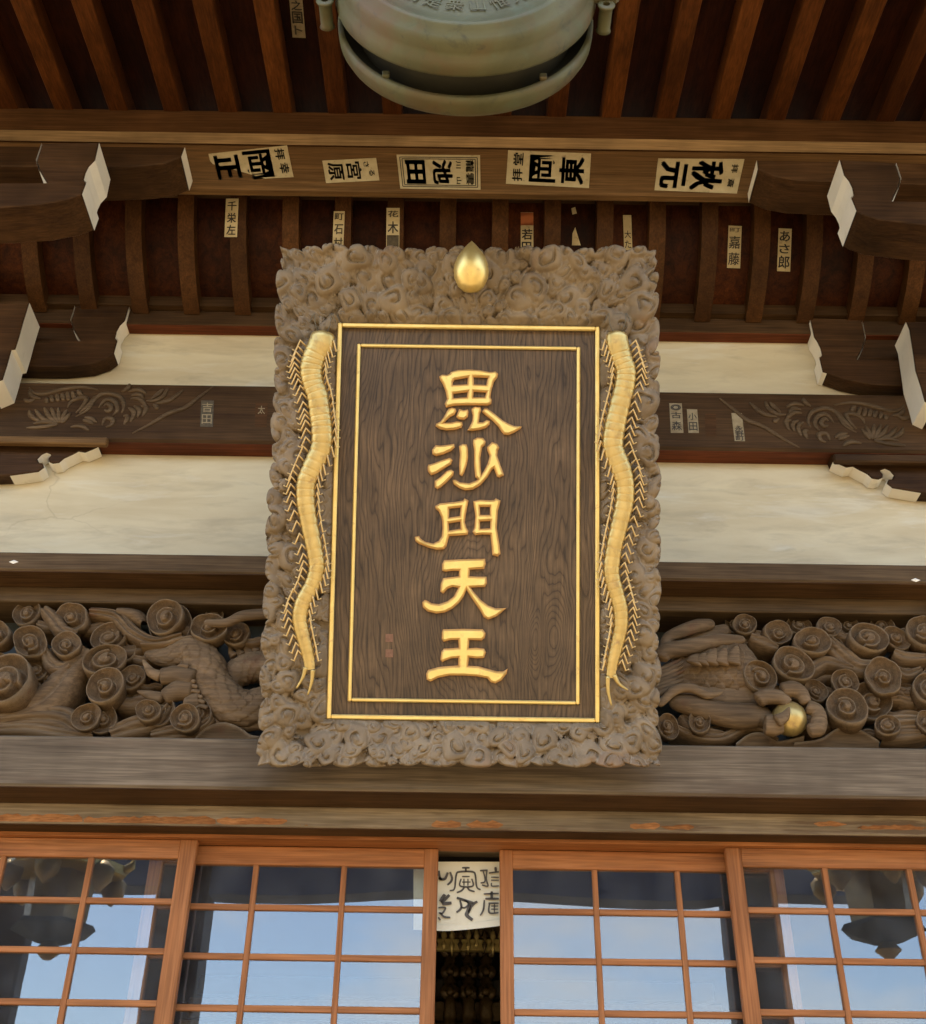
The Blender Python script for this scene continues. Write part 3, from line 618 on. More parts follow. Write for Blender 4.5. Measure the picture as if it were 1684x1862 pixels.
# ================================================================ carved transom panels
YCV = 4.235
def scroll_data(seed, turns, lobes, knob):
    r_ = random.Random(seed); na, nr = 72, 34; V = []; F = []; ph = r_.random() * 6.28; hand = 1 if seed % 2 else -1
    out = [.98 + .085 * (abs(math.sin(lobes * math.pi * k / na + ph)) ** .8) + .09 * math.sin(2 * math.pi * k / na + ph) for k in range(na)]
    for i in range(nr + 1):
        rho = i / nr
        for k in range(na):
            a = 2 * math.pi * k / na; R = out[k] * rho if rho > .7 else rho * (.7 * out[k] + .3) ; sp = ((a * hand + ph) % (2 * math.pi)) / (2 * math.pi)
            S1 = knob * (1.10 - .42 * sp); S2 = S1 - knob * .42 if sp < .0 else knob * (.66 - .42 * sp)
            st = lambda x, w=60.: 1 / (1 + math.exp(-max(-40, min(40, x * w))))
            f = max(0, (rho - S1) / (1 - S1)); dish = .62 * f ** 1.5 + .05 * (1 if rho > .93 else 0) - .05 * max(0, (rho - .96) / .04)
            g = max(0, min(1, (rho - S2) / max(S1 - S2, .02))); kn = .36 + .30 * g ** 1.2
            ce = .66 + .10 * max(0, 1 - rho / max(S2, .02)) 
            h = dish * st(rho - S1) + (1 - st(rho - S1)) * (kn * st(rho - S2, 80) + ce * (1 - st(rho - S2, 80)))
            V.append((R * math.cos(a), -h, R * math.sin(a)))
    b = nr * na
    for (dy, sc) in ((-.26, 1.02), (.10, .99), (.7, .90)):
        for k in range(na): V.append((V[b + k][0] * sc, dy, V[b + k][2] * sc))
    for i in range(nr + 3):
        for k in range(na): k2 = (k + 1) % na; F.append((i * na + k, (i + 1) * na + k, (i + 1) * na + k2, i * na + k2))
    d = bpy.data.meshes.new('cloud_scroll'); d.from_pydata(V, [], F); d.update(); d.materials.append(CARVE)
    d.polygons.foreach_set('use_smooth', [True] * len(d.polygons)); return d
SCR = [scroll_data(s, 1, l, k) for s, l, k in ((1, 3, .58), (2, 4, .52), (3, 3, .62), (4, 2, .50), (5, 4, .58), (6, 3, .54), (7, 2, .66), (8, 5, .46), (9, 3, .48), (10, 2, .60))]
def stream(parent, pts, w, grooves=3, name='cloud_tail', dy=0., mat=None, depth=.10, hump=.018):
    P = [at(x, y, YCV + dy) for x, y in pts]; q = smooth_path(P, 9 * len(P)); V = []; F = []; nc = 6 * grooves + 1
    for i, p in enumerate(q):
        t = Vector(q[min(i + 1, len(q) - 1)] - q[max(i - 1, 0)]).normalized(); s = Vector((-t.z, 0, t.x)); f = i / (len(q) - 1)
        ww = w * (.45 + .75 * math.sin(math.pi * min(1, .15 + f * .8)))
        V.append(Vector(p) - s * ww * .5 + Vector((0, depth, 0)))
        for k in range(nc):
            c = k / (nc - 1); h = hump * abs(math.sin(math.pi * grooves * c)) ** .6 + .028 * math.sin(math.pi * c)
            V.append(Vector(p) + s * ww * (c - .5) + Vector((0, -h, 0)))
        V.append(Vector(p) + s * ww * .5 + Vector((0, depth, 0)))
    m = nc + 2
    for i in range(len(q) - 1):
        for k in range(m - 1): F.append((i * m + k, i * m + k + 1, (i + 1) * m + k + 1, (i + 1) * m + k))
    return mesh(name, V, F, mat or CARVE, parent, smooth=True)
def tube(parent, pts, r, name, mat=None, dy=0., flat=.8, sides=12, n=None, ridge=None):
    P = [at(p[0], p[1], YCV + dy + (p[2] if len(p) > 2 else 0)) for p in pts]; n = n or 8 * len(P); q = smooth_path(P, n)
    rr = [float(np.interp(i / (n - 1) * (len(r) - 1), range(len(r)), r)) for i in range(n)]
    e_ = max(3, n // 9)
    for i in range(e_):
        k_ = math.sqrt(max(.01, 1 - (1 - (i + .15) / e_) ** 2)); rr[i] *= k_; rr[n - 1 - i] *= k_
    return mesh(name, *sweep(q, rr, sides, flat, ridge=ridge), mat or CARVE, parent, smooth=True)
def scales(nu, nv):                           # rounded scales, each lapping over the next row
    def f(i, k):
        v = i / nv; row = int(v)
        for r in (row - 1, row):
            w = (v - r) / 1.55; u = (k / nu + .5 * (r % 2)) % 1.0
            if abs(2 * u - 1) <= math.sqrt(max(0, 1 - w * w)): return .01 + .085 * w - .03 * abs(2 * u - 1)
        return -.03
    return f
PXM = at(500, 1200, YCV).x - at(499, 1200, YCV).x            # metres for one pixel here
def place_scrolls(parent, L, ox):
    for i, (x, y, R, dy) in enumerate(L):
        o = bpy.data.objects.new('cloud_scroll', SCR[(i * 7 + ox) % 10]); link(o, parent, False)
        p = at(ox + x / 3.238, 1040 + y / 3.238, YCV + dy); s_ = R / 3.238 * PXM * .90
        o.matrix_basis = Matrix.Translation(p) @ Matrix.Rotation(rnd.uniform(-.18, .1), 4, 'X') @ Matrix.Rotation(rnd.uniform(-.2, .2), 4, 'Z') @ Matrix.Rotation(rnd.uniform(0, 6.28), 4, 'Y') @ Matrix.Diagonal((s_ * rnd.uniform(.92, 1.12), s_ * .95, s_ * rnd.uniform(.84, 1.0), 1))
        if 60 < R < 150:
            dr = rnd.choice((-1, 1)); k = rnd.uniform(.8, 1.2)
            stream(parent, zl([(x + dr * R * .55, y + R * .55), (x + dr * R * 1.15, y + R * .70 * k), (x + dr * R * 1.75, y + R * .55 * k), (x + dr * R * 2.3, y + R * .70)], ox), R / 3.238 * PXM * .75, 2, dy=.035 + .01 * (i % 3), hump=.014)
def zl(L, ox): return [(ox + x / 3.238, 1040 + y / 3.238) for x, y in L]
lp = thing('carved_panel', 'openwork carving of clouds and a dragon tail left of the plaque', 'carving', tuple(at(240, 1348, YCV)), 'carved panels flanking the plaque')
def zl(L, ox): return [(ox + x / 3.238, 1040 + y / 3.238) for x, y in L]
place_scrolls(lp, [(180, 265, 98, .03), (430, 285, 112, 0), (175, 430, 112, -.02), (395, 450, 92, -.04), (-15, 390, 105, 0), (215, 590, 72, .03), (50, 690, 185, -.05), (650, 410, 112, .02), (630, 540, 118, -.03), (628, 705, 128, -.05), (995, 290, 118, -.01), (1225, 350, 112, -.02),
                   (1395, 380, 85, .02), (785, 640, 80, .01), (520, 870, 92, -.05), (875, 830, 82, -.05), (1095, 870, 85, -.06), (310, 250, 60, .06), (1270, 270, 60, .06), (820, 760, 70, .05), (740, 470, 90, .05), (-20, 560, 90, .05), (300, 640, 80, .05), (1170, 840, 95, -.02), (620, 880, 95, -.01), (950, 840, 90, -.01), (1010, 330, 150, .04)], 0)
for pts, w, g in (([(540, 250), (690, 275), (790, 370), (920, 425), (1080, 390)], .055, 3), ([(270, 235), (330, 300), (380, 360), (470, 380)], .06, 2), ([(10, 850), (200, 810), (330, 720), (420, 590), (520, 470)], .13, 2),
                  ([(0, 890), (220, 860), (370, 870), (470, 930), (560, 975)], .09, 3), ([(660, 965), (790, 920), (900, 890), (1000, 800)], .085, 3), ([(900, 985), (1040, 955), (1160, 935), (1260, 870)], .075, 3),
                  ([(840, 450), (980, 445), (1060, 420), (1190, 400)], .035, 1), ([(0, 945), (180, 940), (350, 965), (560, 990)], .06, 2), ([(270, 480), (320, 560), (380, 580), (420, 560)], .06, 2), ([(700, 250), (800, 270), (850, 320)], .06, 1)):
    stream(lp, zl(pts, 0), w, g)
V, F = [], []
def hill(parent, pts, ox, dy=-.02):
    P = [at(*p, YCV + dy) for p in zl(pts, ox)]; z0 = ZB - .02; V = []; F = []; q = smooth_path(P, 40)
    for p in q: V += [(p[0], p[1] + .02, z0), (p[0], p[1] - .004, p[2] - .014), (p[0], p[1] - .018, p[2] - .006), (p[0], p[1] - .012, p[2]), (p[0], p[1] + .09, p[2])]
    for i in range(len(q) - 1):
        for k in range(4): F.append((i * 5 + k, i * 5 + 5 + k, i * 5 + 6 + k, i * 5 + 1 + k))
    mesh('wave', V, F, CARVE, parent, smooth=True)
hill(lp, [(1150, 985), (1230, 915), (1330, 893), (1420, 925), (1480, 965), (1560, 975)], 0)
SC = scales(9, 10)
tube(lp, zl([(850, 480), (980, 500), (1110, 480), (1200, 560), (1250, 680), (1370, 790), (1500, 800), (1620, 700)], 0), [.02, .045, .075, .080, .078, .078, .075, .06], 'dragon_body', n=190, sides=90, flat=.75, ridge=SC)
tube(lp, zl([(1300, 700), (1400, 600), (1500, 560), (1640, 570)], 0), [.03, .06, .065, .06], 'dragon_body', n=80, sides=48, dy=.05, ridge=scales(6, 8))
tube(lp, zl([(1150, 640), (1130, 760), (1200, 830), (1330, 870), (1500, 860), (1600, 800)], 0), [.02, .03, .035, .045, .055, .05], 'dragon_belly', dy=.01, flat=.6, n=60, ridge=lambda i, k: .05 * (i % 4 == 0))
for pts, r in (([(1150, 640), (1040, 610), (940, 620)], [.045, .042, .034]), ([(1140, 700), (1050, 700), (960, 745)], [.04, .045, .03]), ([(1180, 760), (1120, 770), (1080, 770)], [.04, .035, .02])):
    tube(lp, zl(pts, 0), r, 'dragon_toe', dy=-.04)
for pts in ([(950, 615), (890, 590), (840, 515)], [(960, 745), (880, 725), (805, 700)]):
    tube(lp, zl(pts, 0), [.026, .02, .003], 'claw', dy=-.045)
tube(lp, zl([(1200, 300), (1330, 300), (1430, 260), (1590, 245)], 0), [.016, .02, .024, .024], 'dragon_whisker', dy=-.06)
for i in range(5):
    x = 1360 + i * 45; tube(lp, zl([(x + 20, 500 - i * 8), (x, 470 - i * 10), (x - 8, 425 - i * 8)], 0), [.02, .012, .002], 'back_spine', dy=.03)
for i in range(9):
    x = 1110 + i * 14; y = 560 + i * 30; tube(lp, zl([(x, y), (x - 45, y - 10), (x - 80, y + 10)], 0), [.010, .008, .001], 'fin_ray', dy=-.06)
rp = thing('carved_panel', 'openwork carving of clouds and a claw with a gold jewel right of the plaque', 'carving', tuple(at(1440, 1352, YCV)), 'carved panels flanking the plaque')
place_scrolls(rp, [(620, 330, 78, 0), (800, 375, 92, -.01), (1000, 425, 112, -.03), (1110, 340, 76, .01), (880, 560, 116, -.04), (700, 632, 112, -.05), (1320, 410, 118, -.02), (1490, 400, 84, 0), (1660, 370, 118, -.02), (1430, 640, 112, -.03), (1210, 660, 82, -.03),
                   (1030, 715, 74, .0), (900, 710, 62, .03), (1205, 825, 128, -.05), (1565, 725, 66, .02), (1690, 700, 100, -.03), (1460, 920, 78, -.06), (350, 900, 70, -.05), (150, 915, 72, -.06), (1690, 900, 66, -.05), (930, 330, 80, .06), (1220, 330, 75, .06), (1580, 560, 90, .06), (1350, 780, 130, .03), (560, 330, 70, .06), (1420, 330, 80, .06), (1100, 470, 90, .05), (1640, 520, 95, .05)], 1164)
for pts, w, g in (([(900, 640), (1000, 590), (1080, 545), (1180, 570), (1240, 590)], .06, 2), ([(1100, 420), (1180, 500), (1280, 570), (1400, 560)], .085, 3), ([(1480, 490), (1560, 520), (1700, 520)], .06, 2), ([(1440, 920), (1540, 900), (1700, 900)], .07, 3), ([(1400, 990), (1540, 975), (1700, 965)], .06, 2),
                  ([(200, 930), (330, 985), (480, 990), (600, 930), (690, 930), (800, 1010)], .045, 2), ([(640, 400), (720, 430), (800, 470)], .06, 2), ([(1500, 590), (1560, 620), (1640, 590)], .05, 2), ([(240, 860), (330, 950), (480, 975)], .07, 2)):
    stream(rp, zl(pts, 1164), w, g)
hill(rp, [(560, 1015), (640, 960), (720, 955), (800, 1000), (900, 985), (960, 970)], 1164); hill(rp, [(900, 1010), (1050, 990), (1150, 930), (1230, 915), (1310, 945), (1400, 1000)], 1164)
tube(rp, zl([(60, 640), (200, 640), (330, 610), (470, 600), (590, 590), (690, 560)], 1164), [.04, .08, .115, .14, .15, .10], 'dragon_body', n=200, sides=132, flat=.7, dy=.02, ridge=scales(11, 12))
tube(rp, zl([(130, 700), (300, 730), (480, 745), (620, 720), (680, 650)], 1164), [.03, .05, .065, .07, .04], 'dragon_belly', n=60, flat=.7, dy=-.01, ridge=lambda i, k: .04 * (i % 6 == 0))
for i, (x, h) in enumerate(((320, 25), (365, 30), (420, 60), (480, 62), (550, 75))):
    tube(rp, zl([(x - 6, 545), (x + 6, 522 - h * .45), (x + 24, 508 - h)], 1164), [.034, .026, .003], 'back_spine', dy=-.10, flat=.45)
tube(rp, zl([(120, 520), (150, 470), (300, 440), (450, 405), (620, 400)], 1164), [.034, .036, .036, .03, .018], 'dragon_horn', dy=-.06)
tube(rp, zl([(140, 470), (165, 390), (250, 350), (340, 320), (440, 305)], 1164), [.02, .024, .03, .032, .02], 'dragon_horn', dy=-.04)
tube(rp, zl([(250, 400), (350, 380), (430, 370), (520, 330)], 1164), [.02, .035, .04, .02], 'dragon_ear', dy=.0)
tube(rp, zl([(110, 790), (200, 700), (300, 685), (400, 725), (490, 705)], 1164), [.014, .02, .02, .018, .005], 'dragon_whisker', dy=-.09)
for i in range(7):
    tube(rp, zl([(70, 600 + i * 22), (160, 560 + i * 22), (260, 500 + i * 26)], 1164), [.012, .014, .003], 'mane_strand', dy=-.04 - .004 * i)
tube(rp, zl([(170, 760), (300, 785), (450, 830), (570, 850), (700, 850), (760, 900)], 1164), [.03, .045, .05, .055, .05, .03], 'dragon_arm', dy=-.05)
for pts, r in (([(690, 760), (740, 735), (820, 740), (880, 780)], [.03, .034, .03, .02]), ([(830, 700), (900, 690), (950, 720), (980, 780)], [.03, .035, .03, .02]), ([(1060, 860), (1040, 920), (990, 940)], [.03, .035, .025]), ([(730, 900), (780, 905), (840, 900)], [.04, .045, .03]), ([(980, 790), (1040, 820), (1060, 880)], [.028, .03, .03])):
    tube(rp, zl(pts, 1164), r, 'dragon_toe', dy=-.11)
tube(rp, zl([(800, 880), (850, 850), (880, 795)], 1164), [.028, .02, .003], 'claw', dy=-.15)
pc = at(1164 + 880 / 3.238, 1040 + 865 / 3.238, YCV - .07); R = 100 / 3.238 * PXM
V, F = lathe([(R * math.sin(a) * (1 + 0), -R * math.cos(a)) for a in np.linspace(.12, math.pi - .12, 12)], 10, *pc); mesh('gold_jewel', V, F, GOLDD, rp, smooth=True)

# ================================================================ the plaque
pb = Vector((0, 3.9713, 3.3537)); pt = Vector((0, 3.2986, 4.6888))
upv = (pt - pb).normalized(); xv = Vector((1, 0, 0)); nv = xv.cross(upv).normalized()     # nv points back to the visitor
org = (pb + pt) / 2
cen = at(848, 950, 1) ; 
def plq(px, py, off=0.):                     # pixel to the plaque's own plane, off metres in front of it
    d = ray(px, py); o = org + nv * off; t = (o - Vector((0, 0, 1.6))).dot(nv) / d.dot(nv); p = Vector((0, 0, 1.6)) + d * t - org
    return Vector((p.x - PCX, p.dot(upv)))
PCX = 0.0; cs = [plq(*p) for p in ((617, 590), (1092, 595), (1088, 1313), (592, 1308))]
PCX = sum(c.x for c in cs) / 4; PRX = sum(math.copysign(1, c.x - PCX) * (c.x - PCX) for c in cs) / 4
TOPY = (cs[0].y + cs[1].y) / 2; BOTY = (cs[2].y + cs[3].y) / 2
M4 = Matrix((( xv.x, upv.x, nv.x, org.x + PCX), (xv.y, upv.y, nv.y, org.y), (xv.z, upv.z, nv.z, org.z), (0, 0, 0, 1)))
plaque = thing('hanging_plaque', 'large wooden plaque with gold characters in a carved cloud frame', 'plaque', mat4=M4)
PL = dict(parent=plaque, local=True)
def lbox(name, x0, x1, y0, y1, z0, z1, mat, bev=.003): return box(name, x0, x1, y0, y1, z0, z1, mat, plaque, bev, True)
bw, bw2 = .017, .0135
lbox('board', -PRX + .002, PRX - .002, BOTY + .002, TOPY - .002, -.035, 0, BOARDW, .002)
def border(name, x0, x1, y0, y1, w, z):
    lbox(name, x0, x0 + w, y0, y1, 0.0005, z, GOLD, .004); lbox(name, x1 - w, x1, y0, y1, .0005, z, GOLD, .004)
    lbox(name, x0 + w, x1 - w, y1 - w, y1, .0005, z - .001, GOLD, .004); lbox(name, x0 + w, x1 - w, y0, y0 + w, .0005, z - .001, GOLD, .004)
border('gold_border', -PRX, PRX, BOTY, TOPY, bw, .022)
ci = [plq(*p) for p in ((650, 627), (1056, 630), (1053, 1281), (632, 1276))]
ix = (ci[1].x + ci[2].x - ci[0].x - ci[3].x) / 4; icx = (ci[0].x + ci[1].x + ci[2].x + ci[3].x) / 4
border('gold_border', icx - ix, icx + ix, (ci[2].y + ci[3].y) / 2, (ci[0].y + ci[1].y) / 2, bw2, .012)
# characters, each traced from its strokes
def z5(L): return [(740 + x / 6.008, 650 + y / 6.008) for x, y in L]
def z6(L): return [(740 + x / 5.817, 940 + y / 5.817) for x, y in L]
CH = [
 [z5([(355, 215), (385, 195), (440, 200), (470, 185), (480, 165), (560, 145), (680, 140), (800, 148), (905, 168), (940, 165), (965, 160), (995, 185), (985, 225), (950, 270), (925, 350), (910, 440), (925, 470), (920, 510), (880, 528), (640, 525), (520, 530), (430, 550), (415, 510), (440, 460), (425, 380), (395, 300), (360, 240)]),
  z5([(500, 275), (520, 250), (668, 225), (660, 300), (500, 310)]), z5([(727, 220), (885, 228), (868, 308), (732, 302)]), z5([(507, 402), (665, 383), (655, 442), (507, 452)]), z5([(727, 380), (868, 388), (850, 444), (724, 442)]),
  z5([(455, 570), (490, 555), (530, 565), (540, 590), (520, 630), (470, 655), (430, 690), (405, 720), (480, 720), (545, 705), (600, 712), (610, 740), (590, 775), (520, 795), (430, 800), (360, 785), (315, 755), (320, 730), (370, 705), (410, 650), (435, 600)]),
  z5([(575, 570), (620, 585), (665, 575), (672, 600), (665, 655), (625, 685), (570, 680), (540, 655), (555, 610)]),
  z5([(705, 570), (740, 545), (800, 548), (812, 580), (795, 620), (790, 670), (785, 715), (830, 715), (870, 690), (905, 700), (900, 740), (860, 775), (790, 795), (720, 805), (662, 800), (690, 755), (715, 700), (720, 640), (710, 600)]),
  z5([(820, 600), (845, 565), (880, 565), (960, 625), (1040, 690), (1110, 730), (1170, 755), (1255, 760), (1240, 780), (1180, 820), (1110, 850), (1060, 845), (1030, 810), (1000, 760), (930, 690), (860, 635)])],
 [z5([(315, 965), (360, 970), (420, 965), (515, 950), (522, 985), (480, 1025), (400, 1060), (320, 1080), (280, 1060), (275, 1015)]), z5([(235, 1180), (300, 1160), (380, 1130), (470, 1102), (498, 1125), (480, 1170), (400, 1220), (320, 1270), (265, 1288), (232, 1250), (228, 1205)]),
  z5([(305, 1355), (370, 1310), (430, 1250), (480, 1230), (512, 1250), (505, 1290), (430, 1370), (370, 1420), (335, 1440), (305, 1420)]), z5([(570, 975), (610, 950), (650, 955), (665, 1000), (668, 1100), (650, 1190), (625, 1260), (600, 1300), (575, 1280), (572, 1180), (580, 1060)]),
  z5([(725, 905), (770, 880), (830, 885), (860, 925), (850, 960), (820, 985), (800, 1100), (803, 1200), (812, 1290), (850, 1230), (885, 1160), (905, 1080), (880, 1020), (875, 985), (930, 930), (985, 950), (1008, 990), (990, 1020), (985, 1080), (1020, 1180), (1060, 1290), (1010, 1312), (985, 1305), (950, 1215), (925, 1230), (880, 1310), (800, 1400), (720, 1445), (640, 1455), (570, 1430), (515, 1390), (500, 1345), (530, 1340), (580, 1370), (680, 1380), (755, 1352), (778, 1335), (748, 1310), (735, 1180), (735, 1020), (722, 940)])],
 [[(791.6, 921), (800, 916), (825, 914), (842, 911), (845, 907), (852, 911), (850, 920), (847, 935), (845, 950), (848, 960), (851.7, 966), (850, 972.7), (836, 974), (817, 975), (815, 981), (812, 993), (807, 999), (795, 1000), (779.5, 996), (762, 989), (755.5, 984), (754.6, 977), (762, 975), (765, 980.4), (774, 986), (788, 989), (798.5, 984), (803.6, 976), (805, 962), (804.5, 948.6), (803, 941), (798, 930), (792.4, 925.5)],
  [(816.6, 925.5), (838, 923), (836.5, 939), (816.6, 942)], [(815.6, 952), (837, 948.6), (838, 962), (816.5, 965.8)],
  [(860.7, 912), (873, 909.6), (890, 910.5), (898, 910), (901.5, 907), (910, 911), (908, 919.6), (905, 929.6), (903, 960), (904, 966), (907.6, 988), (910, 1007), (905, 1012), (895.6, 1009.6), (894, 991.6), (892, 972.7), (877.5, 972), (864, 973.5), (859.5, 967.5), (863, 960.6), (864.6, 940), (864, 933), (861.5, 919.6)],
  [(872.5, 922), (891, 922), (891, 937), (873, 937)], [(872.5, 948.6), (892, 947.7), (891.5, 961.5), (873, 962.3)]],
 [z6([(395, 460), (600, 450), (825, 445), (832, 500), (815, 550), (720, 555), (665, 560), (660, 630), (750, 635), (840, 635), (845, 700), (825, 740), (730, 745), (672, 748), (700, 790), (780, 880), (860, 940), (940, 970), (1050, 965), (1000, 1010), (940, 1055), (860, 1085), (815, 1060), (770, 980), (700, 880), (630, 770), (600, 840), (550, 910), (480, 970), (400, 1010), (310, 1022), (220, 1000), (170, 955), (165, 905), (190, 880), (220, 890), (260, 915), (340, 925), (430, 895), (500, 840), (545, 750), (480, 740), (430, 760), (385, 810), (355, 790), (360, 710), (385, 650), (470, 640), (550, 630), (552, 570), (480, 570), (410, 580), (375, 570), (375, 500)])],
 [z6([(385, 1190), (600, 1185), (800, 1190), (832, 1230), (820, 1280), (790, 1305), (660, 1300), (652, 1390), (740, 1385), (815, 1395), (835, 1430), (815, 1490), (740, 1495), (655, 1485), (645, 1575), (750, 1580), (860, 1610), (950, 1635), (1020, 1635), (1065, 1605), (1050, 1660), (1000, 1725), (935, 1760), (885, 1745), (850, 1705), (740, 1685), (600, 1675), (450, 1675), (330, 1700), (250, 1740), (210, 1720), (205, 1660), (225, 1620), (330, 1590), (440, 1578), (545, 1572), (545, 1490), (470, 1495), (400, 1520), (375, 1535), (355, 1510), (365, 1430), (390, 1395), (470, 1390), (550, 1385), (545, 1300), (460, 1300), (390, 1320), (370, 1290), (372, 1220)])]]
for ch in CH:
    sp_ = [[tuple(plq(*p)) for p in sp] for sp in ch]
    V, F = curve_mesh(sp_, extrude=.004, bevel=.002, offset=-.0015)
    o = mesh('gold_character', [(v.x, v.y, v.z + .0062) for v in V], F, GOLDE, **PL)
    V, F = curve_mesh(sp_, extrude=.001, bevel=.0035, offset=-.0072)
    mesh('raised_stroke', [(v.x, v.y, v.z + .0150) for v in V], F, GOLD, o, local=True)
for py in (1160, 1188):
    c = plq(708, py); hs = (plq(716, py).x - c.x) * .85
    lbox('red_seal', c.x - hs, c.x + hs, c.y - hs * 1.05, c.y + hs * 1.05, .0004, .0022, REDSEAL, 0)
# carved frame: one relief, clouds overlapping, flared forward to a scalloped edge
FL = .055
oc = [plq(*p, FL) for p in ((512, 452), (1192, 457), (1197, 1390), (473, 1390))]
icn = [Vector((-PRX, TOPY)), Vector((PRX, TOPY)), Vector((PRX, BOTY)), Vector((-PRX, BOTY))]
prs = np.random.RandomState(11)
x0, x1, y0, y1 = oc[3].x - .02, oc[2].x + .02, oc[2].y - .02, oc[0].y + .02
pf = []
tries = 0
while len(pf) < 560 and tries < 40000:
    tries += 1; x, y = prs.uniform(x0, x1), prs.uniform(y0, y1)
    if abs(x) < PRX - .0 and BOTY < y < TOPY: continue
    R = prs.choice([.022, .030, .038, .047, .056], p=[.20, .26, .26, .18, .10])
    if all((x - a) ** 2 + (y - b) ** 2 > (.60 * (R + r)) ** 2 for a, b, r in pf): pf.append((x, y, R))
pz = prs.choice([-.006, .002, .010, .018], len(pf)); pa = prs.uniform(0, 6.28, len(pf)); phd = prs.choice([-1, 1], len(pf))
def field(X, Y):
    X, Y = X + .007 * np.sin(31 * Y + 2 * np.sin(17 * X)) + .003 * np.sin(83 * Y), Y + .007 * np.sin(29 * X + 2 * np.sin(19 * Y)) + .003 * np.sin(77 * X)
    H = np.full(X.shape, -.012)
    for (x, y, R), z, a, hd in zip(pf, pz, pa, phd):         # trailing wisps
        for j in range(9):
            q = a + hd * (.4 + .26 * j); rd = R * (1.0 + .10 * j); r2 = R * (.34 - .026 * j)
            cx_, cy_ = x + rd * math.cos(q), y + rd * math.sin(q); m = (abs(X - cx_) < r2) & (abs(Y - cy_) < r2)
            if m.any():
                d2 = ((X[m] - cx_) ** 2 + (Y[m] - cy_) ** 2) / r2 ** 2; H[m] = np.maximum(H[m], np.where(d2 < 1, z * .6 + r2 * .55 * np.sqrt(np.clip(1 - d2, 0, 1)), -.02))
    for (x, y, R), z, a, hd in zip(pf, pz, pa, phd):
        Rm = R * 1.22
        m = (abs(X - x) < Rm) & (abs(Y - y) < Rm)
        if not m.any(): continue
        dx, dy = X[m] - x, Y[m] - y; d = np.hypot(dx, dy); th = np.arctan2(dy, dx)
        lob = 1 + .12 * np.abs(np.sin(1.5 * th + a)) ** .8
        rho = d / (R * lob); e = np.sqrt(np.clip(1 - rho ** 3, 0, 1))
        sp = np.mod(th * hd + a, 2 * np.pi) / (2 * np.pi)
        g1 = np.exp(-((rho - (.22 + .42 * sp)) / .072) ** 2) * np.clip(sp * 5, 0, 1) * np.clip((.88 - sp) * 6, 0, 1); g2 = 0
        h = z + R * (.52 * e - .36 * (g1 + g2) * np.clip(e * 1.5, 0, 1)) + R * .18 * np.exp(-(rho / .2) ** 2)
        h = np.where(rho < 1, h, -.02); H[m] = np.maximum(H[m], h)
    return H
def lobes_along(length, seed):
    r_ = random.Random(seed); cuts = [0]
    while cuts[-1] < length: cuts.append(cuts[-1] + r_.uniform(.07, .16))
    k = length / cuts[-1]; return [c * k for c in cuts]
V = []; F = []
for s_ in range(4):
    A, B, C, D = icn[s_], icn[(s_ + 1) % 4], oc[s_], oc[(s_ + 1) % 4]
    ln = (D - C).length; nu = int(ln / .0032); nw = 66; cuts = lobes_along(ln, 31 + s_); base = len(V)
    s = np.linspace(0, 1, nu + 1); t = np.linspace(0, 1, nw + 1)
    lob = np.zeros(nu + 1)
    for i, q in enumerate(s):
        l = q * ln
        for a, b in zip(cuts[:-1], cuts[1:]):
            if a <= l <= b + 1e-9: lob[i] = math.sqrt(max(0, 1 - (2 * (l - a) / (b - a) - 1) ** 2)) * min(.028, (b - a) * .26); break
    en = np.minimum(s, 1 - s) * ln; lob = np.where(en < .05, np.maximum(lob * en / .05, .022 * (1 - en / .05)), lob)
    wd = ((C - A).length + (D - B).length) / 2 * .75
    tt = t[None, :] * (1 + (lob[:, None] - .016) / wd * (t[None, :] ** 2))
    IX = A.x + (B.x - A.x) * s; IY = A.y + (B.y - A.y) * s; OX = C.x + (D.x - C.x) * s; OY = C.y + (D.y - C.y) * s
    PX_ = IX[:, None] + (OX - IX)[:, None] * tt; PY_ = IY[:, None] + (OY - IY)[:, None] * tt
    H = field(PX_, PY_); fade = np.clip(t / .10, 0, 1)[None, :]
    Zv = FL * np.clip(tt, 0, 1.1) ** 1.3 + .006 + (H + .004) * (.25 + .75 * fade)
    edge = np.clip((t - .94) / .06, 0, 1)[None, :]; Zv = Zv - edge ** 2 * .012
    for i in range(nu + 1):
        for k in range(nw + 1): V.append((PX_[i, k], PY_[i, k], Zv[i, k]))
        V.append((PX_[i, -1], PY_[i, -1], -.012 + FL * .6)); V.append((PX_[i, 0] * .99, PY_[i, 0] * .99, -.03))
    m = nw + 3
    for i in range(nu):
        for k in range(m - 1): F.append((base + i * m + k, base + i * m + k + 1, base + (i + 1) * m + k + 1, base + (i + 1) * m + k))
        F.append((base + i * m + m - 1, base + i * m, base + (i + 1) * m, base + (i + 1) * m + m - 1))
fo = mesh('carved_frame', V, F, FRAMEW, smooth=True, **PL)
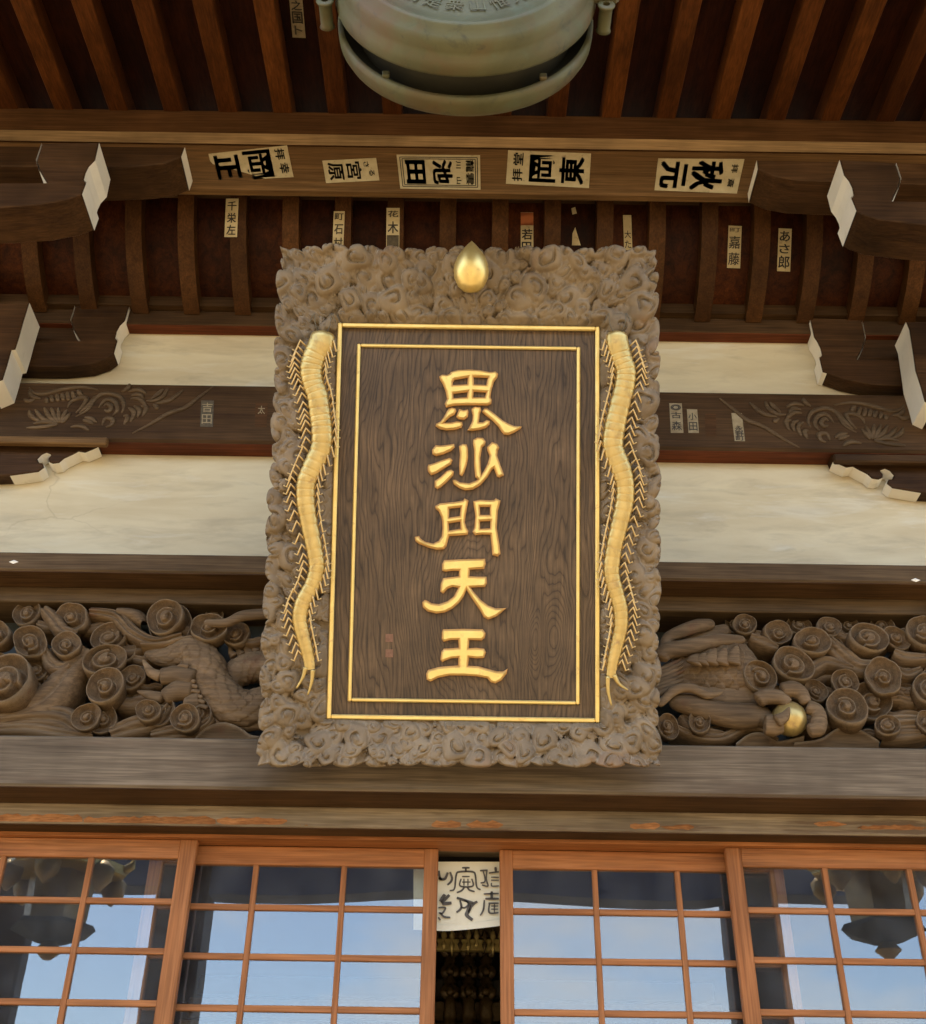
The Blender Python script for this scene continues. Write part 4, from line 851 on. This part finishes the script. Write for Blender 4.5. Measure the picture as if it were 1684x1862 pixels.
# jewel at the head of the frame
c = plq(857, 490, .10); k_ = (plq(889, 490, .10).x - plq(825, 490, .10).x) / 2
hb = (plq(857, 438, .10).y - plq(857, 532, .10).y)
prof = [(.02, 0), (.45, .035), (.75, .12), (.95, .27), (1, .42), (.95, .55), (.80, .68), (.58, .79), (.36, .88), (.18, .945), (.05, .985), (.01, 1)]
V, F = [], []
for r, h in prof:
    for k in range(28): a = 2 * math.pi * k / 28; V.append((c.x + k_ * r * math.cos(a), plq(857, 532, .10).y + hb * h, .10 + k_ * .9 * r * math.sin(a)))
F = [(i * 28 + k, i * 28 + (k + 1) % 28, (i + 1) * 28 + (k + 1) % 28, (i + 1) * 28 + k) for i in range(len(prof) - 1) for k in range(28)] + [tuple(range(27, -1, -1))]
mesh('gold_jewel', V, F, GOLD, smooth=True, **PL)
for sx in (-.38, .38):                       # hangers behind the plaque, up to the wall plate
    p = M4 @ Vector((sx, TOPY + .1, -.01)); q = Vector((p.x, 4.33, Z7 - .05)); V, F = sweep([p, q], .012, 8); mesh('hanger', [M4.inverted() @ Vector(v) for v in V], F, WIRE, **PL)

# ================================================================ gilded centipedes on the frame
def centipede(label, L, prongs, outer):
    off = .098
    P = [plq(x, y, off) for x, y, _ in L]; hw = [abs(plq(x + w, y, off).x - plq(x, y, off).x) for x, y, w in L]
    org_ = M4 @ Vector((P[-1].x, P[-1].y, .05)); t = thing('centipede', label, 'ornament', mat4=Matrix.Translation(org_) @ M4.to_3x3().to_4x4(), group='gilded centipedes on the frame')
    TI = (Matrix.Translation(org_) @ M4.to_3x3().to_4x4()).inverted() @ M4
    n = 420; q = smooth_path([(p.x, p.y, .082) for p in P], n); rr = [float(np.interp(i / (n - 1) * (len(hw) - 1), range(len(hw)), hw)) for i in range(n)]
    seg = 9.0
    def ridge(i, k):
        if i < 30: return 0
        f = ((i - 30) % seg) / seg; return .035 * f - .015 + (-.065 if f > .76 else 0)
    for i_ in range(12): rr[i_] *= math.sqrt(max(.02, 1 - (1 - i_ / 12) ** 2))
    V, F = sweep(q, rr, 20, .50, up=Vector((0, 0, 1)), ridge=ridge); mesh('body', [TI @ Vector(v) for v in V], F, GOLDD, t, smooth=True, local=True)
    nl = 42
    for side in (-1, 1):
        big = side == outer
        for j in range(nl):
            f = .07 + .89 * j / (nl - 1); i = int(f * (n - 1)); p = Vector(q[i]); tg = (Vector(q[min(i + 1, n - 1)]) - Vector(q[i - 1])).normalized(); sd_ = Vector((side * abs(tg.y), -side * tg.x * math.copysign(1, tg.y) if False else 0, 0)); sd_.normalize()
            r = rr[i]; a = p + sd_ * r * .85 + Vector((0, 0, -.012)); sp = (.034 if big else .016) * (.75 + .25 * (1 - f))
            kn = p + sd_ * (r + sp * .62) + Vector((0, .026, .012)); ft = p + sd_ * (r + sp * 1.15) + Vector((0, -.012, .002)); toe = ft + sd_ * .012 + Vector((0, .006, 0))
            V, F = sweep([a, kn, ft, toe], [.0048, .0045, .0038, .0028], 6, 1, up=Vector((0, 0, 1))); mesh('leg', [TI @ Vector(v) for v in V], F, GOLDL, t, smooth=True, local=True)
    for pr in prongs:
        pts = [(plq(x, y, off).x, plq(x, y, off).y, .085) for x, y in pr]; V, F = sweep(smooth_path(pts, 10), [.010 - .0008 * i for i in range(10)], 8, 1, up=Vector((0, 0, 1))); mesh('tail_prong', [TI @ Vector(v) for v in V], F, GOLDD, t, smooth=True, local=True)
    hx, hy = L[0][0], L[0][1]
    for sx in (-1, 1):
        pts = [(plq(hx + a, hy + b, off).x, plq(hx + a, hy + b, off).y, .095) for a, b in ((sx * 8, 4), (sx * 14 - 6 * outer * 0, -12), (sx * 16, -30), (sx * 24, -12))]
        V, F = sweep(smooth_path(pts, 14), .0018, 5, 1, up=Vector((0, 0, 1))); mesh('antenna', [TI @ Vector(v) for v in V], F, WIRE, t, smooth=True, local=True)
centipede('gilded centipede on the left side of the carved frame', [(587, 599, 20), (583, 622, 24), (571, 646, 22), (565, 669, 21), (568, 693, 20), (576, 717, 20), (581, 752, 20), (584, 776, 20), (583, 812, 19.5), (567, 850, 19.5), (556, 877, 18), (555, 910, 17.5), (561, 950, 16), (571, 1000, 15), (575, 1033, 15), (567, 1063, 15), (551, 1093, 15), (544, 1123, 14), (550, 1156, 13), (559, 1190, 11.5), (563, 1218, 9)],
          [[(555, 1214), (550, 1232), (538, 1252)], [(568, 1218), (566, 1240), (559, 1264)]], -1)
centipede('gilded centipede on the right side of the carved frame', [(1123, 599, 18), (1124, 622, 21), (1131, 648, 20), (1139, 672, 19), (1137, 700, 19), (1127, 740, 19), (1119, 776, 20), (1116, 812, 19.5), (1130, 850, 19.5), (1138, 883, 17), (1136, 917, 17), (1126, 960, 16), (1117, 1000, 15), (1113, 1040, 15), (1120, 1073, 15), (1129, 1106, 14), (1130, 1140, 13), (1123, 1173, 12), (1115, 1206, 10.5), (1112, 1233, 8)],
          [[(1106, 1230), (1107, 1258), (1113, 1283)], [(1118, 1228), (1127, 1244), (1143, 1255)]], 1)

# ================================================================ bronze gong
YG = 2.30; gz0 = zc(141, YG); RG = .442
gc = Vector((at(846, 60, YG).x, YG, gz0 + RG))
gong = thing('gong', 'green bronze double faced gong hanging under the rafters', 'gong', tuple(gc))
def gpart(name, prof, mat, **kw):
    V, F = face_y(prof, 96, **kw); return mesh(name, [(v[0] + gc.x, v[1] + gc.y, v[2] + gc.z) for v in V], F, mat, gong, smooth=True)
fr_ = gpart('front_shell', [(.001, -.150), (.10, -.150), (.17, -.146), (.175, -.152), (.190, -.154), (.205, -.152), (.210, -.144), (.30, -.138), (.345, -.134), (.350, -.140), (.362, -.142), (.374, -.138), (.378, -.128), (.405, -.118), (.418, -.100), (.420, -.075), (.424, -.062), (.436, -.050), (.440, -.030), (.4425, -.010), (.440, 0), (.428, .002)], BRONZE)
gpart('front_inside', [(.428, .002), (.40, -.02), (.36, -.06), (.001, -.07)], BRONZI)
re_ = gpart('rear_shell', [(.001, .20), (.30, .195), (.40, .175), (.428, .158), (.440, .135), (.4425, .105), (.442, .082), (.434, .078), (.424, .080)], BRONZE)
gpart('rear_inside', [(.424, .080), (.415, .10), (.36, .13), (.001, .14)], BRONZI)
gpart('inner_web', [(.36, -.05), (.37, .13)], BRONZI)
gpart('joining_band', [(.425, -.02), (.444, -.018), (.444, .098), (.425, .10)], BRONZE, a0=math.radians(8), a1=math.radians(172))
for s_ in (-1, 1):
    box('ear_plate', gc.x + s_ * (RG - .03), gc.x + s_ * (RG + .070), gc.y - .09, gc.y - .03, gc.z - .085, gc.z + .12, BRONZE, gong, .010)
    V, F = face_y([(.012, -.05), (.026, -.05), (.030, -.045), (.026, -.038), (.022, -.03), (.022, .04), (.026, .05), (.012, .05), (.012, -.05)], 24)
    mesh('ear', [(gc.x + s_ * (RG + .026) + v[0], gc.y + v[1], gc.z - .105 + v[2]) for v in V], F, BRONZE, gong, smooth=True)
    box('lug', gc.x + s_ * .26 - .012, gc.x + s_ * .26 + .012, gc.y + .068, gc.y + .084, gc.z - math.sqrt(.424 ** 2 - .26 ** 2) - .004, gc.z - math.sqrt(.424 ** 2 - .26 ** 2) + .022, BRONZE, gong, .003)
    V, F = sweep([(gc.x + s_ * .25, gc.y + .04, gc.z + .37), (gc.x + s_ * .25, gc.y + .04, roofz(YG) + .02)], .014, 8); mesh('hanging_rod', V, F, BRONZE, gong, smooth=True)
for i, chs in enumerate('奉納是衆山惟光明'):
    a = math.radians(-90 - 52 + i * 15); V, F = curve_mesh(text=chs, size=.062, extrude=.0007, offset=.0004)
    rr_ = .278; rot = Matrix.Rotation(a + math.pi / 2, 3, 'Z'); out = []
    for v in V:
        w = rot @ v; out.append((gc.x + w.x + rr_ * math.cos(a), gc.y - .1435 - v.z, gc.z + w.y + rr_ * math.sin(a)))
    mesh('raised_character', out, F, BRONZE, gong)

# ================================================================ paper name slips
def slip(label, quad, surf, chars, vertical=True, mat=PAPER, ink=INK, bold=.02, small=None, tear=None, flip=False, grp='paper slips pasted on the timbers', frame=False, seg=8):
    """quad: px corners TL,TR,BR,BL; surf(px,py,off) -> point on the timber; chars read from the slip's top"""
    TL, TR, BR, BL = [Vector(q) for q in quad]
    def pt(u, v, off):                       # u across, v down the slip as it sits in the picture
        a = TL.lerp(TR, u); b = BL.lerp(BR, u); p = a.lerp(b, v); return surf(p.x, p.y, off)
    t = thing('paper_slip', label, 'paper slip', tuple(pt(.5, 1, .002)), grp)
    V = []; F = []; m = seg
    edge = tear or (lambda u, v: (u, v))
    for i in range(m + 1):
        for k in range(m + 1):
            u, v = edge(k / m, i / m); V.append(pt(u, v, .0025))
    F = [(i * (m + 1) + k, i * (m + 1) + k + 1, (i + 1) * (m + 1) + k + 1, (i + 1) * (m + 1) + k) for i in range(m) for k in range(m)]
    mesh('paper', V, F, mat, t)
    wpx = (TR - TL).length; hpx = (BL - TL).length
    items = list(chars)
    for ch, cu_, cv_, su, sv, im in items:
        Vt, Ft = curve_mesh(text=ch, size=1, offset=.010)
        if bold > .025: Vt, Ft = merge([([v + Vector((a * (.034 if ch in '正田元' else .026 if ch in '秋池東' else .012), b * (.034 if ch in '正田元' else .024 if ch in '秋池東' else .010), 0)) for v in Vt], Ft) for a, b in ((-1, -.6), (1, -.6), (-1, .6), (1, .6), (0, 0))])
        xs = [v.x for v in Vt]; ys = [v.y for v in Vt]; mx_, my_ = (max(xs) + min(xs)) / 2, (max(ys) + min(ys)) / 2; sx_ = max(max(xs) - min(xs), .3); sy_ = max(max(ys) - min(ys), .3)
        out = []
        for v in Vt:
            a, b = (v.x - mx_) / sx_, (v.y - my_) / sy_
            if vertical: u, w = cu_ + a * su, cv_ - b * sv
            elif flip: u, w = cu_ - b * su, cv_ - a * sv
            else: u, w = cu_ + b * su, cv_ + a * sv
            out.append(pt(u, w, .0040))
        mesh('ink_character', out, Ft, im or ink, t)
    if frame:
        for d in (.035, .06):
            for (a, b) in (((d, d * 2), (1 - d, d * 2)), ((1 - d, d * 2), (1 - d, 1 - d * 2)), ((1 - d, 1 - d * 2), (d, 1 - d * 2)), ((d, 1 - d * 2), (d, d * 2))):
                w = .005; n_ = 2; V = []
                (ua, va), (ub, vb) = a, b; hz = abs(va - vb) < 1e-6
                for f in (0, 1):
                    u, v = ua + (ub - ua) * f, va + (vb - va) * f
                    V += [pt(u - (0 if hz else w), v - (w * 2.2 if hz else 0), .0038), pt(u + (0 if hz else w), v + (w * 2.2 if hz else 0), .0038)]
                mesh('printed_line', V, [(0, 1, 3, 2)], ink, t)
    return t
def on_purlin(px, py, off): return at(px, py, YPU - off)
def on_beam(px, py, off): return at(px, py, Y3 - off)
def on_cove(inset):
    def f(px, py, off):
        d = ray(px, py); lo, hi = 0., 1.
        def g(fv): y, z = cove(fv, inset - off); return (1.6 + d.z / d.y * y) - z
        for _ in range(40):
            mid = (lo + hi) / 2
            if g(mid) < 0: hi = mid
            else: lo = mid
        y, z = cove((lo + hi) / 2, inset - off); return Vector((d.x / d.y * y, y, z))
    return f
RIBS, BOARDS = on_cove(0.), on_cove(.085)
def torn1(u, v):
    lim = .02 + .62 * max(0, v - .35) / .65 if u < .5 else 0
    return (max(u, lim * (1 if u < .5 else 0)), min(v, 1.0))
def q4(x0, y0, x1, y1, sl=.0, lean=0): return [(x0, y0), (x1, y0 + sl), (x1 + lean, y1 + sl), (x0 + lean, y1)]
slip('torn paper slip with two bold sideways characters near the left bracket', [(376, 280), (522, 264), (534, 322), (388, 330)], on_purlin, [('正', .22, .52, .30, .86, None), ('岡', .60, .50, .34, .90, None), ('拝', .89, .25, .12, .36, None), ('幸', .91, .70, .12, .34, None)], vertical=False, bold=.055, tear=torn1)
slip('small paper slip with two characters between torn slip and framed slip', [(586, 292), (684, 287), (690, 328), (593, 333)], on_purlin, [('原', .22, .5, .28, .78, None), ('宮', .56, .5, .28, .78, None), ('さ', .80, .26, .10, .26, None), ('る', .88, .64, .10, .28, None)], vertical=False, bold=.035)
slip('paper slip with a double printed border in the middle of the purlin', [(721, 281), (873, 282), (874, 345), (728, 343)], on_purlin, [('田', .21, .5, .24, .70, None), ('池', .54, .5, .24, .72, None), ('川', .735, .28, .06, .22, INKF), ('山', .735, .74, .06, .2, INKF), ('龍雲', .875, .5, .10, .72, INKF)], vertical=False, bold=.06, frame=True)
slip('worn paper slip with two bold characters right of the framed slip', [(924, 273), (1075, 279), (1071, 342), (920, 334)], on_purlin, [('堂', .13, .25, .12, .38, None), ('拝', .13, .72, .12, .38, None), ('岡', .43, .5, .32, .80, None), ('東', .78, .52, .30, .80, None)], vertical=False, bold=.05, flip=True)
slip('paper slip with thick rounded characters beside the right bracket', [(1197, 288), (1354, 289), (1340, 352), (1190, 346)], on_purlin, [('元', .20, .5, .32, .84, None), ('秋', .60, .5, .38, .88, None), ('拝', .91, .28, .08, .26, INKF), ('斎', .90, .70, .08, .26, INKF)], vertical=False, bold=.055)
slip('narrow paper slip with three characters on a left rib', q4(411, 361, 434, 431, 0, -3), RIBS, [('千', .5, .19, .72, .24, None), ('栄', .5, .50, .72, .26, None), ('左', .5, .81, .72, .26, None)], bold=.03)
slip('dim paper slip on a rib above the left end of the frame', q4(607, 384, 627, 460, 0, -3), RIBS, [('町', .5, .13, .8, .16, INKF), ('石', .5, .43, .8, .24, INKF), ('村', .5, .76, .8, .26, INKF)], bold=.03, mat=PAPER)
slip('stained paper slip on a rib left of the gold jewel', q4(703, 378, 727, 462, 0, -1), RIBS, [('花', .5, .13, .8, .14, INKF), ('木', .5, .42, .8, .26, None), ('■', .5, .76, .9, .34, INKF)], bold=.03)
slip('paper slip with an orange top on the board right of the jewel', q4(947, 386, 970, 466, 0, 0), BOARDS, [('■', .5, .15, 1.0, .29, ORANGE), ('若', .5, .50, .85, .24, None), ('巴', .5, .80, .85, .26, None)], bold=.03)
slip('torn shred of paper on a dark board right of the orange slip', [(1041, 425), (1046, 413), (1056, 446), (1040, 446)], BOARDS, [], seg=3)
slip('tiny scrap of paper high on a dark board', [(1039, 379), (1046, 376), (1049, 388), (1041, 390)], BOARDS, [], seg=3)
slip('half torn narrow paper slip above the right end of the frame', q4(1133, 391, 1148, 455, 0, 2), BOARDS, [('大', .5, .55, .8, .22, None), ('た', .5, .83, .8, .22, None)], bold=.02)
slip('paper slip with dense characters on a board left of the right bracket', q4(1325, 410, 1349, 487, 1, -3), BOARDS, [('町', .5, .10, .8, .10, INKF), ('嘉', .5, .39, .85, .30, None), ('藤', .5, .78, .85, .30, None)], bold=.025)
slip('paper slip with brush kana on a board under the right bracket', q4(1416, 415, 1440, 493, 1, -3), BOARDS, [('あ', .5, .18, .8, .24, None), ('さ', .5, .47, .8, .22, None), ('郎', .5, .78, .85, .30, None)], bold=.03)
def on_board(px, py, off):
    d = ray(px, py); z = 0
    y = (roofz(0) + .1155 - off - 1.6) / (d.z / d.y - SLP); return Vector((d.x / d.y * y, y, 1.6 + d.z / d.y * y))
slip('paper slip on a roof board beside the gong', q4(524, -24, 548, 68, 1, 8), on_board, [('之', .5, .36, .8, .2, None), ('国', .5, .60, .8, .24, None), ('ト', .5, .85, .6, .18, INKF)], mat=PAPERF, bold=.03)
slip('faint narrow slip on the rainbow beam beside the left leaf carving', q4(366, 728, 389, 776, .3, -2), on_beam, [('吉', .5, .26, .8, .36, PAPERF), ('田', .5, .70, .8, .36, PAPERF)], mat=INKF)
slip('nearly vanished slip on the rainbow beam against the left frame edge', q4(465, 732, 487, 776, .3, -2), on_beam, [('太', .5, .3, .6, .34, PAPERF)], mat=UPPER)
slip('dark slip with pale outlined characters nearest the right frame edge', q4(1217, 733, 1240, 787, .3, 3), on_beam, [('◎', .5, .14, .8, .2, None), ('古', .5, .40, .8, .22, None), ('森', .5, .76, .8, .30, None)], mat=PAPERF)
slip('small worn slip second from the right frame edge', q4(1249, 744, 1268, 787, .3, 3), on_beam, [('小', .5, .3, .8, .3, None), ('田', .5, .72, .8, .36, None)], mat=PAPERF)
slip('rubbed blank slip third from the right frame edge', q4(1282, 752, 1302, 792, .3, 1), on_beam, [], mat=UPPER)
slip('pale topped slip under the right leaf carving scroll', q4(1330, 751, 1349, 802, .3, 6), on_beam, [('永', .55, .55, .8, .2, None), ('野', .55, .74, .8, .2, None), ('町', .55, .90, .8, .16, None)], mat=PAPERF)

# ================================================================ porch in front of the hall (seen mirrored in the glass)
YPO = -.70
porch = thing('porch', 'timber porch with square posts and a deep tie beam behind the visitor', 'porch', (0, YPO, 0))
zb0 = 1.6 + (2 * YD - YPO) * ((zc(1625, 1.0) - 1.6))
for s_ in (-1, 1):
    xp = (at(330, 1700, 2 * YI - YPO).x if s_ < 0 else at(1365, 1700, 2 * YI - YPO).x)
    box('post', xp - .19, xp + .19, YPO - .19, YPO + .19, 0, zb0 + .5, DBEAM, porch, .03)
    xw = (at(40, 1800, 2 * YI - YPO).x if s_ < 0 else at(1760, 1800, 2 * YI - YPO).x)
    box('wing_wall', xw - (.9 if s_ < 0 else 0), xw + (.9 if s_ > 0 else 0), YPO - .1, YPO + .1, 0, zb0 + .5, DBEAM, porch, .02)
V = []; F = []; nb = 40
for i in range(nb + 1):
    u = i / nb; x = -3.6 + 7.2 * u; z = zb0 + .03 * math.cos((u - .5) * 14) * (abs(u - .5) < .3)
    V += [(x, YPO - .13, z), (x, YPO + .13, z), (x, YPO + .13, zb0 + .52), (x, YPO - .13, zb0 + .52)]
for i in range(nb):
    for k in range(4): F.append((4 * i + k, 4 * i + (k + 1) % 4, 4 * i + 4 + (k + 1) % 4, 4 * i + 4 + k))
F += [(0, 1, 2, 3), (4 * nb + 3, 4 * nb + 2, 4 * nb + 1, 4 * nb)]
mesh('porch_curtain', V, F, NAVY, porch, smooth=False)
def lantern(label, px):
    YL = 1.75; p = at(px, 1628, 2 * YD - YL)
    t = thing('hanging_lantern', label, 'lantern', (p.x, YL, p.z - .25), 'bronze lanterns hung from the eaves')
    def lp_(name, prof, mat, n=6): V, F = lathe([(r * .78, z * .78) for r, z in prof], n, p.x, YL, p.z); mesh(name, V, F, mat, t)
    lp_('roof', [(.45, .18), (.47, .21), (.30, .27), (.14, .36), (.05, .42), (.04, .5)], AGED)
    lp_('body', [(.24, -.22), (.26, .17)], AGED); lp_('base', [(.12, -.34), (.33, -.25), (.30, -.21)], BRONZI); lp_('foot', [(.03, -.46), (.10, -.40), (.05, -.34)], AGED, 12)
    lp_('gilt_rim', [(.455, .155), (.485, .165), (.485, .235), (.455, .215)], GOLDD)
    for k in range(6):
        a = math.pi / 3 * k; V, F = sweep([(p.x + 0.351 * math.cos(a), YL + 0.351 * math.sin(a), p.z + .156), (p.x + 0.406 * math.cos(a), YL + 0.406 * math.sin(a), p.z + .19), (p.x + 0.413 * math.cos(a), YL + 0.413 * math.sin(a), p.z + .24)], [.03, .025, .008], 8, up=Vector((.3, .2, 1))); mesh('eave_curl', V, F, GOLDD, t, smooth=True)
        b = a + math.pi / 6; V, F = lathe([(.01, -.10), (.07, -.03), (.08, .03), (.03, .08)], 10, p.x + 0.312 * math.cos(b), YL + 0.312 * math.sin(b), p.z + .09); mesh('valance', V, F, AGED, t, smooth=True)
    V, F = sweep([(p.x, YL, p.z + .36), (p.x, YL, roofz(YL))], .01, 6); mesh('chain', V, F, AGED, t)
lantern('bronze lantern mirrored in the far left door', 105); lantern('bronze lantern mirrored in the far right door', 1600)
